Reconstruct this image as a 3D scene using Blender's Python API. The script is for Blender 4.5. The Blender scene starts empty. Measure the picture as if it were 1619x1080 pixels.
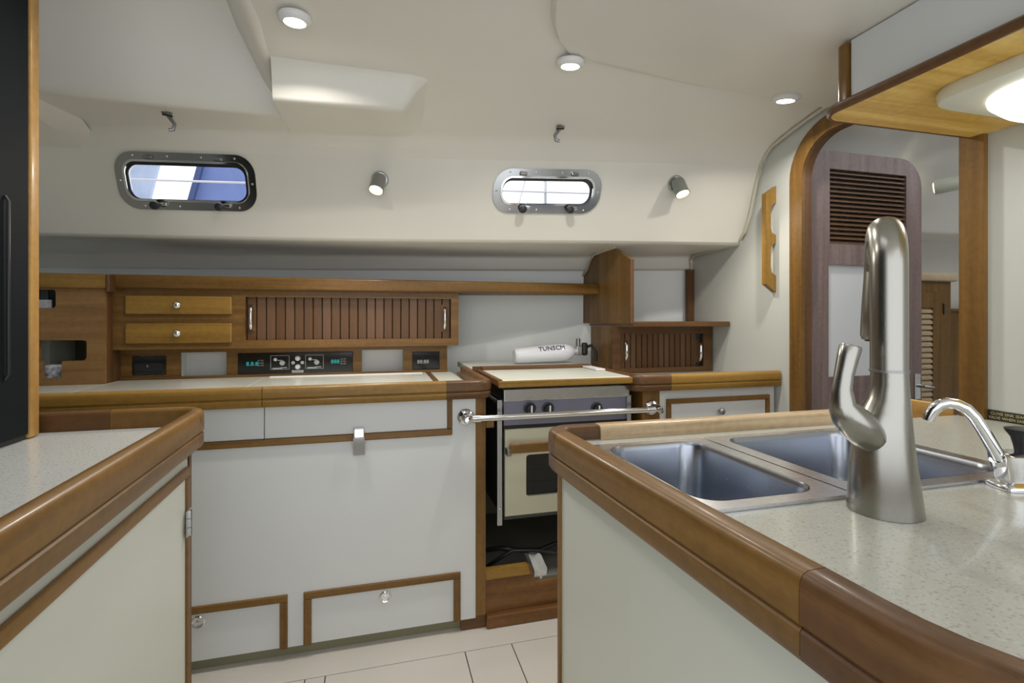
import bpy, bmesh, math, random
from mathutils import Vector, Matrix
from mathutils.geometry import tessellate_polygon
random.seed(7)
SC = bpy.context.scene
COL = SC.collection
# ---------------------------------------------------------------- camera, world, exposure
A = math.radians(15); F = 790.0; CX = 809.5; CY = 505.0; H = 1.12
SN, CS = math.sin(A), math.cos(A)
cam = bpy.data.cameras.new('camera'); camo = bpy.data.objects.new('camera', cam); COL.objects.link(camo)
cam.sensor_width = 36.0; cam.lens = F / 1619 * 36; cam.shift_y = -35 / 1619
cam.clip_start = 0.02
camo.location = (0, 0, H); camo.rotation_euler = (math.pi / 2, 0, -A)
SC.camera = camo
W = bpy.data.worlds.new('overcast'); SC.world = W; W.use_nodes = True
bg = W.node_tree.nodes['Background']
bg.inputs[0].default_value = (0.93, 0.96, 1.0, 1); bg.inputs[1].default_value = 1.5
vs = SC.view_settings
vs.view_transform = 'Standard'; vs.look = 'None'; vs.gamma = 1; vs.use_curve_mapping = False; vs.exposure = 0.3

# pixel -> plan helpers (1619x1080): planes of constant X, Y or z
def kx(px): return SN + (px - CX) / F * CS
def ky(px): return CS - (px - CX) / F * SN
def VX(px, Y): return Y * kx(px) / ky(px)
def VY(px, X): return X * ky(px) / kx(px)
def ZY(px, py, Y): return H + (CY - py) / F * Y / ky(px)
def ZX(px, py, X): return H + (CY - py) / F * X / kx(px)
def PZ(px, py, z):
    d = (H - z) * F / (py - CY); return (d * kx(px), d * ky(px))

# ---------------------------------------------------------------- materials
MATS = {}
def nt_new(name):
    m = bpy.data.materials.new(name); m.use_nodes = True
    return m, m.node_tree, m.node_tree.nodes['Principled BSDF']
def plain(name, col, rough=0.4, metal=0.0, coat=0.0, var=0.0, vscale=6, bump=0.0, bscale=200, emit=None, es=0, spec=.5):
    m, nt, b = nt_new(name); b.inputs['Specular IOR Level'].default_value = spec
    b.inputs['Base Color'].default_value = (*col, 1); b.inputs['Roughness'].default_value = rough
    b.inputs['Metallic'].default_value = metal; b.inputs['Coat Weight'].default_value = coat
    b.inputs['Coat Roughness'].default_value = 0.12
    if emit: b.inputs['Emission Color'].default_value = (*emit, 1); b.inputs['Emission Strength'].default_value = es
    tc = nt.nodes.new('ShaderNodeTexCoord')
    if var:
        n = nt.nodes.new('ShaderNodeTexNoise'); n.inputs['Scale'].default_value = vscale; n.inputs['Detail'].default_value = 4
        r = nt.nodes.new('ShaderNodeValToRGB')
        r.color_ramp.elements[0].color = (*[c * (1 - var) for c in col], 1); r.color_ramp.elements[1].color = (*[min(1, c * (1 + var)) for c in col], 1)
        r.color_ramp.elements[0].position = .3; r.color_ramp.elements[1].position = .7
        nt.links.new(tc.outputs['Object'], n.inputs['Vector']); nt.links.new(n.outputs['Fac'], r.inputs[0]); nt.links.new(r.outputs[0], b.inputs['Base Color'])
    if bump:
        n = nt.nodes.new('ShaderNodeTexNoise'); n.inputs['Scale'].default_value = bscale
        bp = nt.nodes.new('ShaderNodeBump'); bp.inputs['Strength'].default_value = bump; bp.inputs['Distance'].default_value = .002
        nt.links.new(tc.outputs['Object'], n.inputs['Vector']); nt.links.new(n.outputs['Fac'], bp.inputs['Height']); nt.links.new(bp.outputs[0], b.inputs['Normal'])
    MATS[name] = m; return m
def wood(name, dark, light, axis, rough=0.40, coat=0.08, fine=1.0):
    m, nt, b = nt_new(name)
    tc = nt.nodes.new('ShaderNodeTexCoord'); mp = nt.nodes.new('ShaderNodeMapping')
    s = [26, 26, 26]; s['xyz'.index(axis)] = 1.3; mp.inputs['Scale'].default_value = s
    n1 = nt.nodes.new('ShaderNodeTexNoise'); n1.inputs['Scale'].default_value = 1.0; n1.inputs['Detail'].default_value = 3; n1.inputs['Distortion'].default_value = .6
    mp2 = nt.nodes.new('ShaderNodeMapping'); s2 = [220, 220, 220]; s2['xyz'.index(axis)] = 7; mp2.inputs['Scale'].default_value = s2
    n2 = nt.nodes.new('ShaderNodeTexNoise'); n2.inputs['Detail'].default_value = 2
    mix = nt.nodes.new('ShaderNodeMath'); mix.operation = 'MULTIPLY_ADD'; mix.inputs[1].default_value = .28 * fine
    r = nt.nodes.new('ShaderNodeValToRGB')
    r.color_ramp.elements[0].color = (*dark, 1); r.color_ramp.elements[1].color = (*light, 1)
    r.color_ramp.elements[0].position = .42; r.color_ramp.elements[1].position = .86
    L = nt.links.new
    n3 = nt.nodes.new('ShaderNodeTexNoise'); n3.inputs['Scale'].default_value = 55; n3.inputs['Detail'].default_value = 3
    ad = nt.nodes.new('ShaderNodeMath'); ad.operation = 'MULTIPLY_ADD'; ad.inputs[1].default_value = .32
    sb_ = nt.nodes.new('ShaderNodeMath'); sb_.operation = 'SUBTRACT'; sb_.inputs[1].default_value = .5
    L(tc.outputs['Object'], n3.inputs['Vector']); L(n3.outputs['Fac'], sb_.inputs[0]); L(sb_.outputs[0], ad.inputs[0])
    L(tc.outputs['Object'], mp.inputs[0]); L(mp.outputs[0], n1.inputs['Vector']); L(tc.outputs['Object'], mp2.inputs[0]); L(mp2.outputs[0], n2.inputs['Vector'])
    L(n2.outputs['Fac'], mix.inputs[0]); L(n1.outputs['Fac'], mix.inputs[2]); L(mix.outputs[0], ad.inputs[2]); L(ad.outputs[0], r.inputs[0]); L(r.outputs[0], b.inputs['Base Color'])
    b.inputs['Roughness'].default_value = rough; b.inputs['Coat Weight'].default_value = coat; b.inputs['Coat Roughness'].default_value = .15; b.inputs['Specular IOR Level'].default_value = .3
    MATS[name] = m; return m
def brushed(name, col, rough, axis='x', amount=.12):
    m, nt, b = nt_new(name)
    b.inputs['Base Color'].default_value = (*col, 1); b.inputs['Metallic'].default_value = 1
    tc = nt.nodes.new('ShaderNodeTexCoord'); mp = nt.nodes.new('ShaderNodeMapping')
    s = [400, 400, 400]; s['xyz'.index(axis)] = 6; mp.inputs['Scale'].default_value = s
    n = nt.nodes.new('ShaderNodeTexNoise'); mr = nt.nodes.new('ShaderNodeMapRange')
    mr.inputs['To Min'].default_value = rough - amount * .5; mr.inputs['To Max'].default_value = rough + amount * .5
    L = nt.links.new; L(tc.outputs['Object'], mp.inputs[0]); L(mp.outputs[0], n.inputs['Vector']); L(n.outputs['Fac'], mr.inputs[0]); L(mr.outputs[0], b.inputs['Roughness'])
    MATS[name] = m; return m
def speckle(name, base, dark, light, scale=260):
    m, nt, b = nt_new(name)
    tc = nt.nodes.new('ShaderNodeTexCoord'); L = nt.links.new
    n = nt.nodes.new('ShaderNodeTexNoise'); n.inputs['Scale'].default_value = scale; n.inputs['Detail'].default_value = 1
    r = nt.nodes.new('ShaderNodeValToRGB'); e = r.color_ramp.elements
    e[0].position = .30; e[0].color = (*dark, 1); e[1].position = .40; e[1].color = (*base, 1)
    x = e.new(.64); x.color = (*base, 1); x = e.new(.74); x.color = (*light, 1)
    L(tc.outputs['Object'], n.inputs['Vector']); L(n.outputs['Fac'], r.inputs[0]); L(r.outputs[0], b.inputs['Base Color'])
    b.inputs['Roughness'].default_value = .22; b.inputs['Coat Weight'].default_value = .2
    MATS[name] = m; return m
def glass(name, tint=(1, 1, 1), refl=.08):
    m = bpy.data.materials.new(name); m.use_nodes = True; nt = m.node_tree; nt.nodes.clear()
    o = nt.nodes.new('ShaderNodeOutputMaterial'); t = nt.nodes.new('ShaderNodeBsdfTransparent'); t.inputs[0].default_value = (*tint, 1)
    g = nt.nodes.new('ShaderNodeBsdfGlossy'); g.inputs['Roughness'].default_value = .03
    fr = nt.nodes.new('ShaderNodeFresnel'); mx = nt.nodes.new('ShaderNodeMixShader'); L = nt.links.new
    L(fr.outputs[0], mx.inputs[0]); L(t.outputs[0], mx.inputs[1]); L(g.outputs[0], mx.inputs[2]); L(mx.outputs[0], o.inputs[0])
    MATS[name] = m; return m

plain('gelcoat', (.76, .735, .665), rough=.36, coat=.12, var=.015, vscale=3)
plain('laminate', (.63, .64, .635), rough=.38, var=.012, vscale=4)
plain('laminate_cream', (.56, .575, .51), rough=.35, var=.012, vscale=4)
plain('bulkhead_paint', (.56, .575, .54), rough=.4, var=.015, vscale=3)
plain('back_panel', (.86, .89, .88), rough=.45, var=.015, vscale=3)
plain('floor_paint', (.57, .54, .49), rough=.4, var=.02, vscale=5)
plain('seam', (.05, .045, .04), rough=.8, var=.05)
plain('kick', (.23, .21, .13), rough=.6, var=.06)
plain('black', (.012, .013, .014), rough=.35, var=.1)
plain('black_gloss', (.008, .011, .012), rough=.12, var=.1)
plain('blackpanel', (.011, .014, .016), rough=.6, var=.1, spec=.06)
plain('knobblack', (.02, .02, .025), rough=.4, var=.1)
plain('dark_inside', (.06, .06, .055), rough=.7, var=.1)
plain('sole_grey', (.20, .20, .17), rough=.6, var=.1)
plain('lever_steel', (.36, .36, .37), rough=.3, metal=1, var=.03)
plain('chrome', (.82, .83, .85), rough=.08, metal=1, var=.01)
plain('frame_steel', (.47, .48, .48), rough=.16, metal=1, var=.02)
plain('lamp_grey', (.30, .30, .30), rough=.3, metal=.8, var=.02)
plain('lamp_green', (.28, .31, .28), rough=.3, metal=.7, var=.02)
plain('control_panel', (.23, .23, .31), rough=.3, metal=.3, var=.03)
plain('oven_cream', (.60, .59, .46), rough=.3, metal=.3, var=.02)
plain('piping', (.55, .52, .42), rough=.5, var=.03)
plain('white_plastic', (.80, .80, .80), rough=.35, var=.01)
plain('cream_plastic', (.70, .70, .58), rough=.4, var=.02)
plain('bottle_white', (.78, .79, .84), rough=.25, coat=.3, var=.01)
plain('ink', (.06, .06, .12), rough=.6, var=.05)
plain('brass_text', (.62, .58, .36), rough=.4, metal=.4, var=.05)
plain('sign_dark', (.035, .03, .012), rough=.4, var=.1)
plain('canvas_blue', (.16, .22, .48), rough=.7, var=.08)
plain('canvas_dark', (.05, .08, .22), rough=.7, var=.05)
plain('cover_pale', (.42, .50, .68), rough=.5, var=.12, vscale=14)
plain('wire', (.62, .62, .66), rough=.3, metal=.8, var=.02)
plain('paper', (.55, .58, .62), rough=.7, var=.25, vscale=40)
plain('print_blue', (.55, .58, .85), rough=.6, var=.75, vscale=60)
plain('cloth', (.55, .56, .54), rough=.8, var=.15, vscale=30)
plain('teal', (.0, .25, .25), rough=.4, emit=(.02, .55, .55), es=.35, var=.1)
plain('panel_print', (.45, .47, .47), rough=.5, var=.05)
plain('lamp_on', (1, 1, 1), rough=.5, emit=(1, .98, .93), es=14, var=.01)
plain('lamp_warm', (1, .95, .8), rough=.5, emit=(1, .86, .55), es=3.5, var=.01)
plain('dome_on', (1, 1, .95), rough=.5, emit=(1, .96, .86), es=2.0, var=.01)
plain('screw', (.6, .6, .6), rough=.25, metal=1, var=.02)
TD, TL = (.118, .058, .014), (.228, .119, .029)
for ax in 'xyz':
    wood('teak_' + ax, TD, TL, ax)
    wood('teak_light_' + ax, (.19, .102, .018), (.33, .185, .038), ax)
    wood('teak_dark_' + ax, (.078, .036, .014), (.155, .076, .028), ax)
    wood('teak_door_' + ax, (.155, .105, .094), (.265, .192, .175), ax, rough=.4)
    wood('teak_gold_' + ax, (.36, .19, .05), (.60, .36, .12), ax, fine=.6)
wood('teak_gold_lit_x', (.62, .36, .07), (.92, .64, .18), 'x', fine=.6)  # gold teak with light bounced up from the counter put into its colour
for ax in 'xyz':
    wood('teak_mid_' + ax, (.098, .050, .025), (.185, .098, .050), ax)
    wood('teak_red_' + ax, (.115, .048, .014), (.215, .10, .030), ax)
wood('teak_rack_x', (.185, .097, .034), (.31, .172, .064), 'x')
wood('teak_worn_x', (.38, .26, .14), (.62, .49, .32), 'x', rough=.3)
brushed('stainless_x', (.62, .63, .66), .26, 'x')
brushed('stainless_z', (.60, .61, .64), .24, 'z')
brushed('sink_steel', (.42, .45, .51), .25, 'y', .1)
brushed('nickel', (.37, .36, .325), .27, 'z', .02)
speckle('counter', (.45, .46, .415), (.36, .35, .29), (.51, .52, .48))
speckle('counter_pale', (.64, .65, .59), (.54, .53, .46), (.70, .71, .67))
speckle('counter_grey', (.57, .585, .57), (.40, .40, .38), (.62, .64, .63))
glass('pane_glass')
glass('oven_glass', (.65, .65, .68))

# ---------------------------------------------------------------- mesh helpers
def worg(o):
    v = Vector((0, 0, 0))
    while o is not None: v += Vector(o.location); o = o.parent
    return v
class B:
    def __init__(s): s.bm = bmesh.new()
    def _mark(s): s.bm.verts.ensure_lookup_table(); return len(s.bm.verts)
    def _bev(s, vs_, w, seg):
        es = list({e for v in vs_ for e in v.link_edges})
        bmesh.ops.bevel(s.bm, geom=es, offset=w, segments=seg, affect='EDGES', profile=.5, clamp_overlap=True)
    def box(s, x0, x1, y0, y1, z0, z1, bev=0, seg=2):
        v = [s.bm.verts.new((x, y, z)) for z in (z0, z1) for y in (y0, y1) for x in (x0, x1)]
        for f in ((0, 2, 3, 1), (4, 5, 7, 6), (0, 1, 5, 4), (2, 6, 7, 3), (0, 4, 6, 2), (1, 3, 7, 5)): s.bm.faces.new([v[i] for i in f])
        if bev: s._bev(v, bev, seg)
        return s
    def cyl(s, p0, p1, r, n=16, r2=None, bev=0):
        return s.tube([p0, p1], [r, r if r2 is None else r2], n)
    def tube(s, pts, r, n=12, closed=False):
        pts = [Vector(p) for p in pts]; m = len(pts)
        if not isinstance(r, (list, tuple)): r = [r] * m
        rings = []; prev = None
        for i, p in enumerate(pts):
            if closed: t = pts[(i + 1) % m] - pts[i - 1]
            else: t = pts[min(i + 1, m - 1)] - pts[max(i - 1, 0)]
            t.normalize()
            if prev is None:
                a = Vector((0, 0, 1)) if abs(t.z) < .9 else Vector((1, 0, 0)); nrm = t.cross(a).normalized()
            else: nrm = (prev - t * prev.dot(t)).normalized()
            prev = nrm; bn = t.cross(nrm)
            ri = r[i] if isinstance(r[i], (list, tuple)) else (r[i], r[i])
            rings.append([s.bm.verts.new(p + nrm * math.cos(2 * math.pi * k / n) * ri[0] + bn * math.sin(2 * math.pi * k / n) * ri[1]) for k in range(n)])
        for i in range(m if closed else m - 1):
            a, b = rings[i], rings[(i + 1) % m]
            for k in range(n): s.bm.faces.new((a[k], a[(k + 1) % n], b[(k + 1) % n], b[k]))
        if not closed: s.bm.faces.new(rings[0][::-1]); s.bm.faces.new(rings[-1])
        return s
    def loft(s, rings, cap=True, closed=True):
        R = [[s.bm.verts.new(p) for p in r] for r in rings]; n = len(R[0])
        for a, b in zip(R, R[1:]):
            for k in range(n if closed else n - 1): s.bm.faces.new((a[k], a[(k + 1) % n], b[(k + 1) % n], b[k]))
        if cap and closed: s.bm.faces.new(R[0][::-1]); s.bm.faces.new(R[-1])
        return s
    def lathe(s, prof, o, ax, n=20):
        o = Vector(o); ax = Vector(ax).normalized()
        a = ax.cross(Vector((0, 0, 1)) if abs(ax.z) < .9 else Vector((1, 0, 0))).normalized(); b = ax.cross(a)
        return s.loft([[o + ax * h + (a * math.cos(2 * math.pi * k / n) + b * math.sin(2 * math.pi * k / n)) * max(r, 1e-5) for k in range(n)] for r, h in prof])
    def plate(s, outer, holes, fn0, fn1):
        loops = [outer] + list(holes); flat = [p for l in loops for p in l]
        tris = tessellate_polygon([[Vector((p[0], p[1], 0)) for p in l] for l in loops])
        v0 = [s.bm.verts.new(fn0(*p)) for p in flat]; v1 = [s.bm.verts.new(fn1(*p)) for p in flat]
        for t in tris:
            try: s.bm.faces.new([v0[i] for i in t]); s.bm.faces.new([v1[i] for i in t][::-1])
            except ValueError: pass
        k = 0
        for l in loops:
            n = len(l)
            for i in range(n):
                a, b = k + i, k + (i + 1) % n
                s.bm.faces.new((v0[a], v0[b], v1[b], v1[a]))
            k += n
        return s
    def sweep(s, path, prof, cap=True, closed=False):
        # path: plan points (x, y); prof: (offset to the left of travel, z)
        n = len(path); rings = []
        for i in range(n):
            def dirn(a, b):
                d = Vector((b[0] - a[0], b[1] - a[1])); return d.normalized()
            d0 = dirn(path[i - 1], path[i]) if i > 0 else None
            d1 = dirn(path[i], path[i + 1]) if i < n - 1 else None
            if d0 is None: d0 = d1
            if d1 is None: d1 = d0
            n0 = Vector((-d0.y, d0.x)); n1 = Vector((-d1.y, d1.x)); m = (n0 + n1).normalized(); m /= max(.5, m.dot(n0))
            rings.append([(path[i][0] + m.x * o, path[i][1] + m.y * o, z) for o, z in prof])
        return s.loft(rings, cap)
    def done(s, name, mat, parent=None, smooth=None, label=None, kind=None, xf=None):
        bmesh.ops.recalc_face_normals(s.bm, faces=s.bm.faces[:])
        if xf is not None: bmesh.ops.transform(s.bm, matrix=xf, verts=s.bm.verts[:])
        me = bpy.data.meshes.new(name); o = bpy.data.objects.new(name, me)
        if parent is not None:
            org = worg(parent)
        else:
            vs_ = [v.co for v in s.bm.verts]
            org = Vector(((min(v.x for v in vs_) + max(v.x for v in vs_)) / 2, (min(v.y for v in vs_) + max(v.y for v in vs_)) / 2, min(v.z for v in vs_)))
            o.location = org
        bmesh.ops.translate(s.bm, vec=-org, verts=s.bm.verts[:])
        s.bm.to_mesh(me); s.bm.free()
        me.materials.append(MATS[mat])
        if smooth is not None:
            for p in me.polygons: p.use_smooth = True
            me.set_sharp_from_angle(angle=math.radians(smooth))
        COL.objects.link(o)
        if parent is not None: o.parent = parent
        if label: o['label'] = label
        if kind: o['kind'] = kind
        return o
def thing(name, loc, label=None, cat=None, group=None, kind=None):
    o = bpy.data.objects.new(name, None); o.location = loc; o.empty_display_size = .05; COL.objects.link(o)
    if label: o['label'] = label
    if cat: o['category'] = cat
    if group: o['group'] = group
    if kind: o['kind'] = kind
    return o
def tag(o, label, cat, group=None):
    o['label'] = label; o['category'] = cat
    if group: o['group'] = group
    return o
def dupe(o, parent, off):
    c = o.copy(); c.parent = parent; c.location = Vector(o.location) + Vector(off); COL.objects.link(c); return c
def rrect(x0, x1, y0, y1, r, n=6):
    P = []
    for cx, cy, a0 in ((x1 - r, y1 - r, 0), (x0 + r, y1 - r, 90), (x0 + r, y0 + r, 180), (x1 - r, y0 + r, 270)):
        for k in range(n + 1):
            a = math.radians(a0 + 90 * k / n); P.append((cx + r * math.cos(a), cy + r * math.sin(a)))
    return P
def arc(cx, cy, r, a0, a1, n=8):
    return [(cx + r * math.cos(math.radians(a0 + (a1 - a0) * k / n)), cy + r * math.sin(math.radians(a0 + (a1 - a0) * k / n))) for k in range(n + 1)]
def text_mesh(body, size, mat, parent, name, fn, depth=.0006, align='LEFT'):
    cu = bpy.data.curves.new('lettering', 'FONT'); cu.body = body; cu.size = size; cu.align_x = align; cu.extrude = depth; cu.resolution_u = 2
    t = bpy.data.objects.new('lettering', cu); COL.objects.link(t)
    dg = bpy.context.evaluated_depsgraph_get(); me = bpy.data.meshes.new_from_object(t.evaluated_get(dg))
    bpy.data.objects.remove(t); bpy.data.curves.remove(cu)
    org = worg(parent)
    for v in me.vertices: v.co = Vector(fn(v.co.x, v.co.y, v.co.z)) - org
    me.materials.clear(); me.materials.append(MATS[mat]); me.name = name
    o = bpy.data.objects.new(name, me); COL.objects.link(o); o.parent = parent
    return o
# ================================================================ SETTING
XB = 1.65           # forward bulkhead
XL = -1.75          # aft end of the galley
YR = -.75           # open end towards the saloon and companionway
YF = 1.775          # icebox front
# ---- floor
fl = thing('floor', (0, 0, 0), kind='structure')
B().box(XL, XB + 2.2, YR, 3.0, -.05, -.004).done('subfloor', 'seam', fl)
pa = PZ(515, 1065, 0); pb = PZ(735, 1030, 0); pc = PZ(808, 1016, 0)
xs = [XL, -1.05, pa[0], pb[0], pc[0], XB - .02]
def panel(x0, x1, y0, y1): B().box(x0 + .0015, x1 - .0015, y0 + .0015, y1 - .0015, -.004, 0, .0012, 1).done('floor_panel', 'floor_paint', fl)
yb = pb[1]
panel(XL, XB, yb, 2.55)                       # strip along the lockers
panel(XL, xs[2] - .06, yb - .62, yb); panel(xs[2] - .06, xs[2], yb - .62, yb); panel(xs[2], xs[3], yb - .62, yb); panel(xs[3], xs[4], yb - .62, yb); panel(xs[4], XB, yb - .62, yb)
panel(XL, -.3, YR, yb - .62); panel(-.3, .4, YR, yb - .62); panel(.4, XB, YR, yb - .62)
# ---- headliner: cabin side with two ports, deck underside, coving, ceiling
NODE = [(-2.3, 2.64), (-1.75, 2.575), (-1.15, 2.50), (-.35, 2.38), (.35, 2.25), (1.1, 2.09), (XB, 1.995)]
LIP = [(-2.3, 3.22), (-1.7, 3.13), (-.32, 2.893), (1.125, 2.56), (XB, 2.37)]
def interp(T, x):
    for (a, fa), (b, fb) in zip(T, T[1:]):
        if x <= b or (b, fb) == T[-1]: return fa + (fb - fa) * (x - a) / (b - a)
def YE(x): return interp(NODE, x)
def YLIP(x): return interp(LIP, x)
ZD = 1.47; ZT = 1.80; TILT = .14 / (ZT - ZD)
def wall_pt(x, z): return (x, YE(x) - TILT * (z - ZD), z)
def on_wall(px, py):
    Y = 2.2
    for _ in range(40):
        x = VX(px, Y); z = ZY(px, py, Y); Y = YE(x) - TILT * (z - ZD)
    return x, z
liner = thing('wall_cabin_side', (0, 2.3, ZD), kind='structure')
PORTS = []
for (l, t_, r, b_) in ((186, 240, 405, 336), (779, 265, 949, 341)):
    x0, _ = on_wall(l, (t_ + b_) / 2); x1, _ = on_wall(r, (t_ + b_) / 2)
    zc0 = on_wall((l + r) / 2, t_ + 3)[1]; zc1 = on_wall((l + r) / 2, b_ - 3)[1]
    PORTS.append((x0, x1, zc1, zc0))
SEGX = sorted({n[0] for n in NODE if XL <= n[0] <= XB} | {XL, XB})
w = B(); T = .035
for a, b in zip(SEGX, SEGX[1:]):
    hole = []
    for (x0, x1, z0, z1) in PORTS:
        if a < x0 and x1 < b: hole.append(rrect(x0 + .028, x1 - .028, z0 + .028, z1 - .028, .055, 6)[::-1])
    w.plate([(a, ZD + .012), (b, ZD + .012), (b, ZT), (a, ZT)], hole, lambda x, z: wall_pt(x, z), lambda x, z: (x, YE(x) - TILT * (z - ZD) + T, z))
w.done('cabin_side_panel', 'gelcoat', liner, smooth=20)
def st(n, a=XL, b=XB): return [a + (b - a) * i / n for i in range(n + 1)]
XS = sorted(set(st(24)) | set(SEGX))
def sheet(xs_, secf, name, mat='gelcoat', parent=None, smooth=60, thick=.012):
    bb = B(); bb.loft([secf(x) for x in xs_], cap=False, closed=False)
    o = bb.done(name, mat, parent, smooth=smooth)
    return o
def sec_under(x):
    e = YE(x); l = YLIP(x)
    return [(x, e - TILT * .012, ZD + .012), (x, e + .003, ZD + .004), (x, e + .012, ZD), (x, e + .03, ZD - .001), (x, l - .015, ZD), (x, l - .004, ZD - .004), (x, l, ZD - .016), (x, l - .004, ZD - .07), (x, l + .004, ZD - .08), (x, l + .02, ZD - .08), (x, l + .02, ZD + .02)]
sheet(XS, sec_under, 'deck_underside', parent=liner)
ZC = 2.0
def cove_z(o):   # inboard distance from the cabin-side foot -> height
    P = [(0, ZD), (.14, ZT), (.17, 1.842), (.21, 1.872), (.27, 1.892), (.42, 1.928), (.60, 1.962), (.78, 1.988), (.95, 2.0), (9, 2.0)]
    return interp(P, o)
def ceil_z(x, y): return cove_z(YE(x) - y)
def on_ceiling(px, py):
    z = 1.97
    for _ in range(60):
        d = (z - H) * F / (CY - py); x, y = d * kx(px), d * ky(px); z = .5 * z + .5 * ceil_z(x, y)
    return x, y, z
ce = thing('ceiling', (0, 0, ZC), kind='structure')
XBOX0, XBOX1, XREC = -.335, .10, -.345
def sec_cove(x):
    e = YE(x); P = [(x, e - .14, ZT)]
    for o in (.155, .17, .19, .21, .24, .27, .34, .42, .51, .60, .69, .78, .87, .95): P.append((x, e - o, cove_z(o)))
    P.append((x, 1.05, ZC)); return P
sheet(sorted(x for x in set(st(40)) | set(SEGX) | {XREC} if x >= XREC), sec_cove, 'headliner', parent=ce)
# moulded box that hangs from the corner between headliner and cabin side
bb = B(); rings = []
for x, q in ((XBOX0, 0), (XBOX1 - .02, 0), (XBOX1 + .005, .25), (XBOX1 + .03, .6), (XBOX1 + .07, 1)):
    e = YE(x); yc = 1.785 - .06 * (x + .3); zb = 1.842
    base = [(e - .155, 1.825), (e - .20, 1.866), (e - .23, 1.872), (yc + .03, zb), (yc + .008, zb + .002), (yc, zb + .012), (yc - .012, zb + .075), (yc - .03, zb + .12), (yc - .075, zb + .146)]
    rings.append([(x, y, z + q * (max(cove_z(YE(x) - y), z) + .004 - z)) for y, z in base])
bb.loft(rings, cap=False, closed=False); bb.done('headliner_box', 'gelcoat', ce, smooth=50)
# tall recess over the aft part of the galley, with a rounded lip along the headliner
def sec_rec(x):
    e = YE(x)
    return [(x, e - .14, ZT), (x, e - .16, 1.835), (x, e - .19, 1.868), (x, e - .215, 1.880), (x, 2.03, 1.869), (x, 2.003, 1.866), (x, 1.990, 1.872), (x, 1.978, 1.90), (x, 1.955, 2.02), (x, 1.92, 2.14), (x, 1.84, 2.25), (x, 1.72, 2.31), (x, 1.62, 2.335), (x, 1.56, 2.339)]
sheet(sorted(x for x in set(st(40)) | set(SEGX) | {-.40, -.345} if x <= XREC + 1e-6), sec_rec, 'headliner_recess', parent=ce)
bb = B(); rings = []
for y, dz in ((YR, 0), (1.0, 0), (1.5, 0), (1.75, -.005), (1.9, -.02), (1.97, -.035), (2.05, -.06), (2.11, -.085)):
    e = max(0, (y - 1.75) / .5)
    z = min(ZC, ceil_z(-.34, y)) if y < 1.9 else min(ceil_z(-.34, y), ZC + dz * .6)
    wv = .085 * (1 - min(1, e) * .85)
    rings.append([(XREC + .012, y, z + .004), (XREC, y, z - .004), (XREC - wv * .25, y, z - .001), (XREC - wv * .6, y, z + .022), (XREC - wv, y, z + .075 * (1 - .6 * min(1, e))), (XREC - wv, y, 2.34)])
bb.loft(rings, cap=False, closed=False); bb.done('headliner_lip', 'gelcoat', ce, smooth=50)
B().plate([(2.245, 1.795), (2.20, 1.862), (2.17, 1.878), (2.0, 1.876), (1.87, 1.868), (1.87, 2.1), (2.32, 2.1), (2.32, 1.80)], [], lambda y, z: (-.349, y, z), lambda y, z: (-.338, y, z)).done('headliner_web', 'gelcoat', ce)
# second, smaller moulding at the aft end
bb = B(); xa = VX(88, 2.15)
bb.loft([[(x, YE(x) - .14, 1.80), (x, YE(x) - .24, 1.815), (x, 2.05, 1.825), (x, 2.02, 1.84), (x, 1.97, 1.93), (x, 1.9, 2.1)] for x in (XL, xa - .03)] +
        [[(xa + .03, YE(xa) - .16, 1.845), (xa + .03, YE(xa) - .24, 1.880), (xa + .0, 2.05, 1.872), (xa - .02, 2.02, 1.872), (xa - .04, 1.985, 1.93), (xa - .06, 1.93, 2.1)]], cap=False, closed=False)
bb.done('headliner_moulding', 'gelcoat', ce, smooth=50)
B().plate([(XL, YR), (XREC + .02, YR), (XREC + .02, 1.9), (XL, 1.9)], [rrect(-1.35, -.47, .55, 1.50, .08, 5)[::-1]], lambda x, y: (x, y, 2.34), lambda x, y: (x, y, 2.38)).done('hatch_deckhead', 'gelcoat', ce)
ADDED_HATCH = rrect(-.27, .29, .25, .90, .07, 6)  # opening added out of view to let more daylight onto the back run
B().plate([(XREC, YR), (XB, YR), (XB, 1.05), (XREC, 1.05)], [ADDED_HATCH[::-1]], lambda x, y: (x, y, ZC), lambda x, y: (x, y, ZC + .02)).done('headliner', 'gelcoat', ce)
B().plate([(XREC, YR), (XB, YR), (XB, 2.4), (XREC, 2.4)], [ADDED_HATCH[::-1]], lambda x, y: (x, y, 2.03), lambda x, y: (x, y, 2.06)).done('deckhead', 'gelcoat', ce)
B().plate(rrect(-.30, .32, .22, .93, .09, 6), [rrect(-.262, .282, .258, .892, .065, 6)[::-1]], lambda x, y: (x, y, ZC - .012), lambda x, y: (x, y, ZC + .08)).done('added_hatch_frame', 'frame_steel', ce)
# dropped panel over the sink side (thins to nothing along its outboard edge)
YS = 1.525
EDGE = [(.33, -.4), (.34, .5), (.36, .8), (.39, .98), (.415, 1.11), (.45, 1.24), (.49, 1.36), (.53, 1.435), (.585, 1.49), (.66, 1.515), (.9, YS)]
def eleft(y):
    return interp([(q, p) for p, q in EDGE], y)
def slz(x, y):
    th = max(.010, min(.176, .010 + (YS - y) * .34)); l = eleft(y)
    return min(ZC, ceil_z(x, y)) - .004 - th * (.30 + .70 * max(0, min(1, (x - l) / (1.05 - l))))
bb = B(); rows = []
for p, q in EDGE:
    rows.append([bb.bm.verts.new((p - .010, q + .004, min(ZC, ceil_z(p, q)) + .005)), bb.bm.verts.new((p - .004, q + .002, slz(p, q) + .012))] + [bb.bm.verts.new((p + (XB - p) * t, q, slz(p + (XB - p) * t, q))) for t in (.004, .1, .2, .3, .4, .5, .6, .7, .8, .9, 1)])
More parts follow.
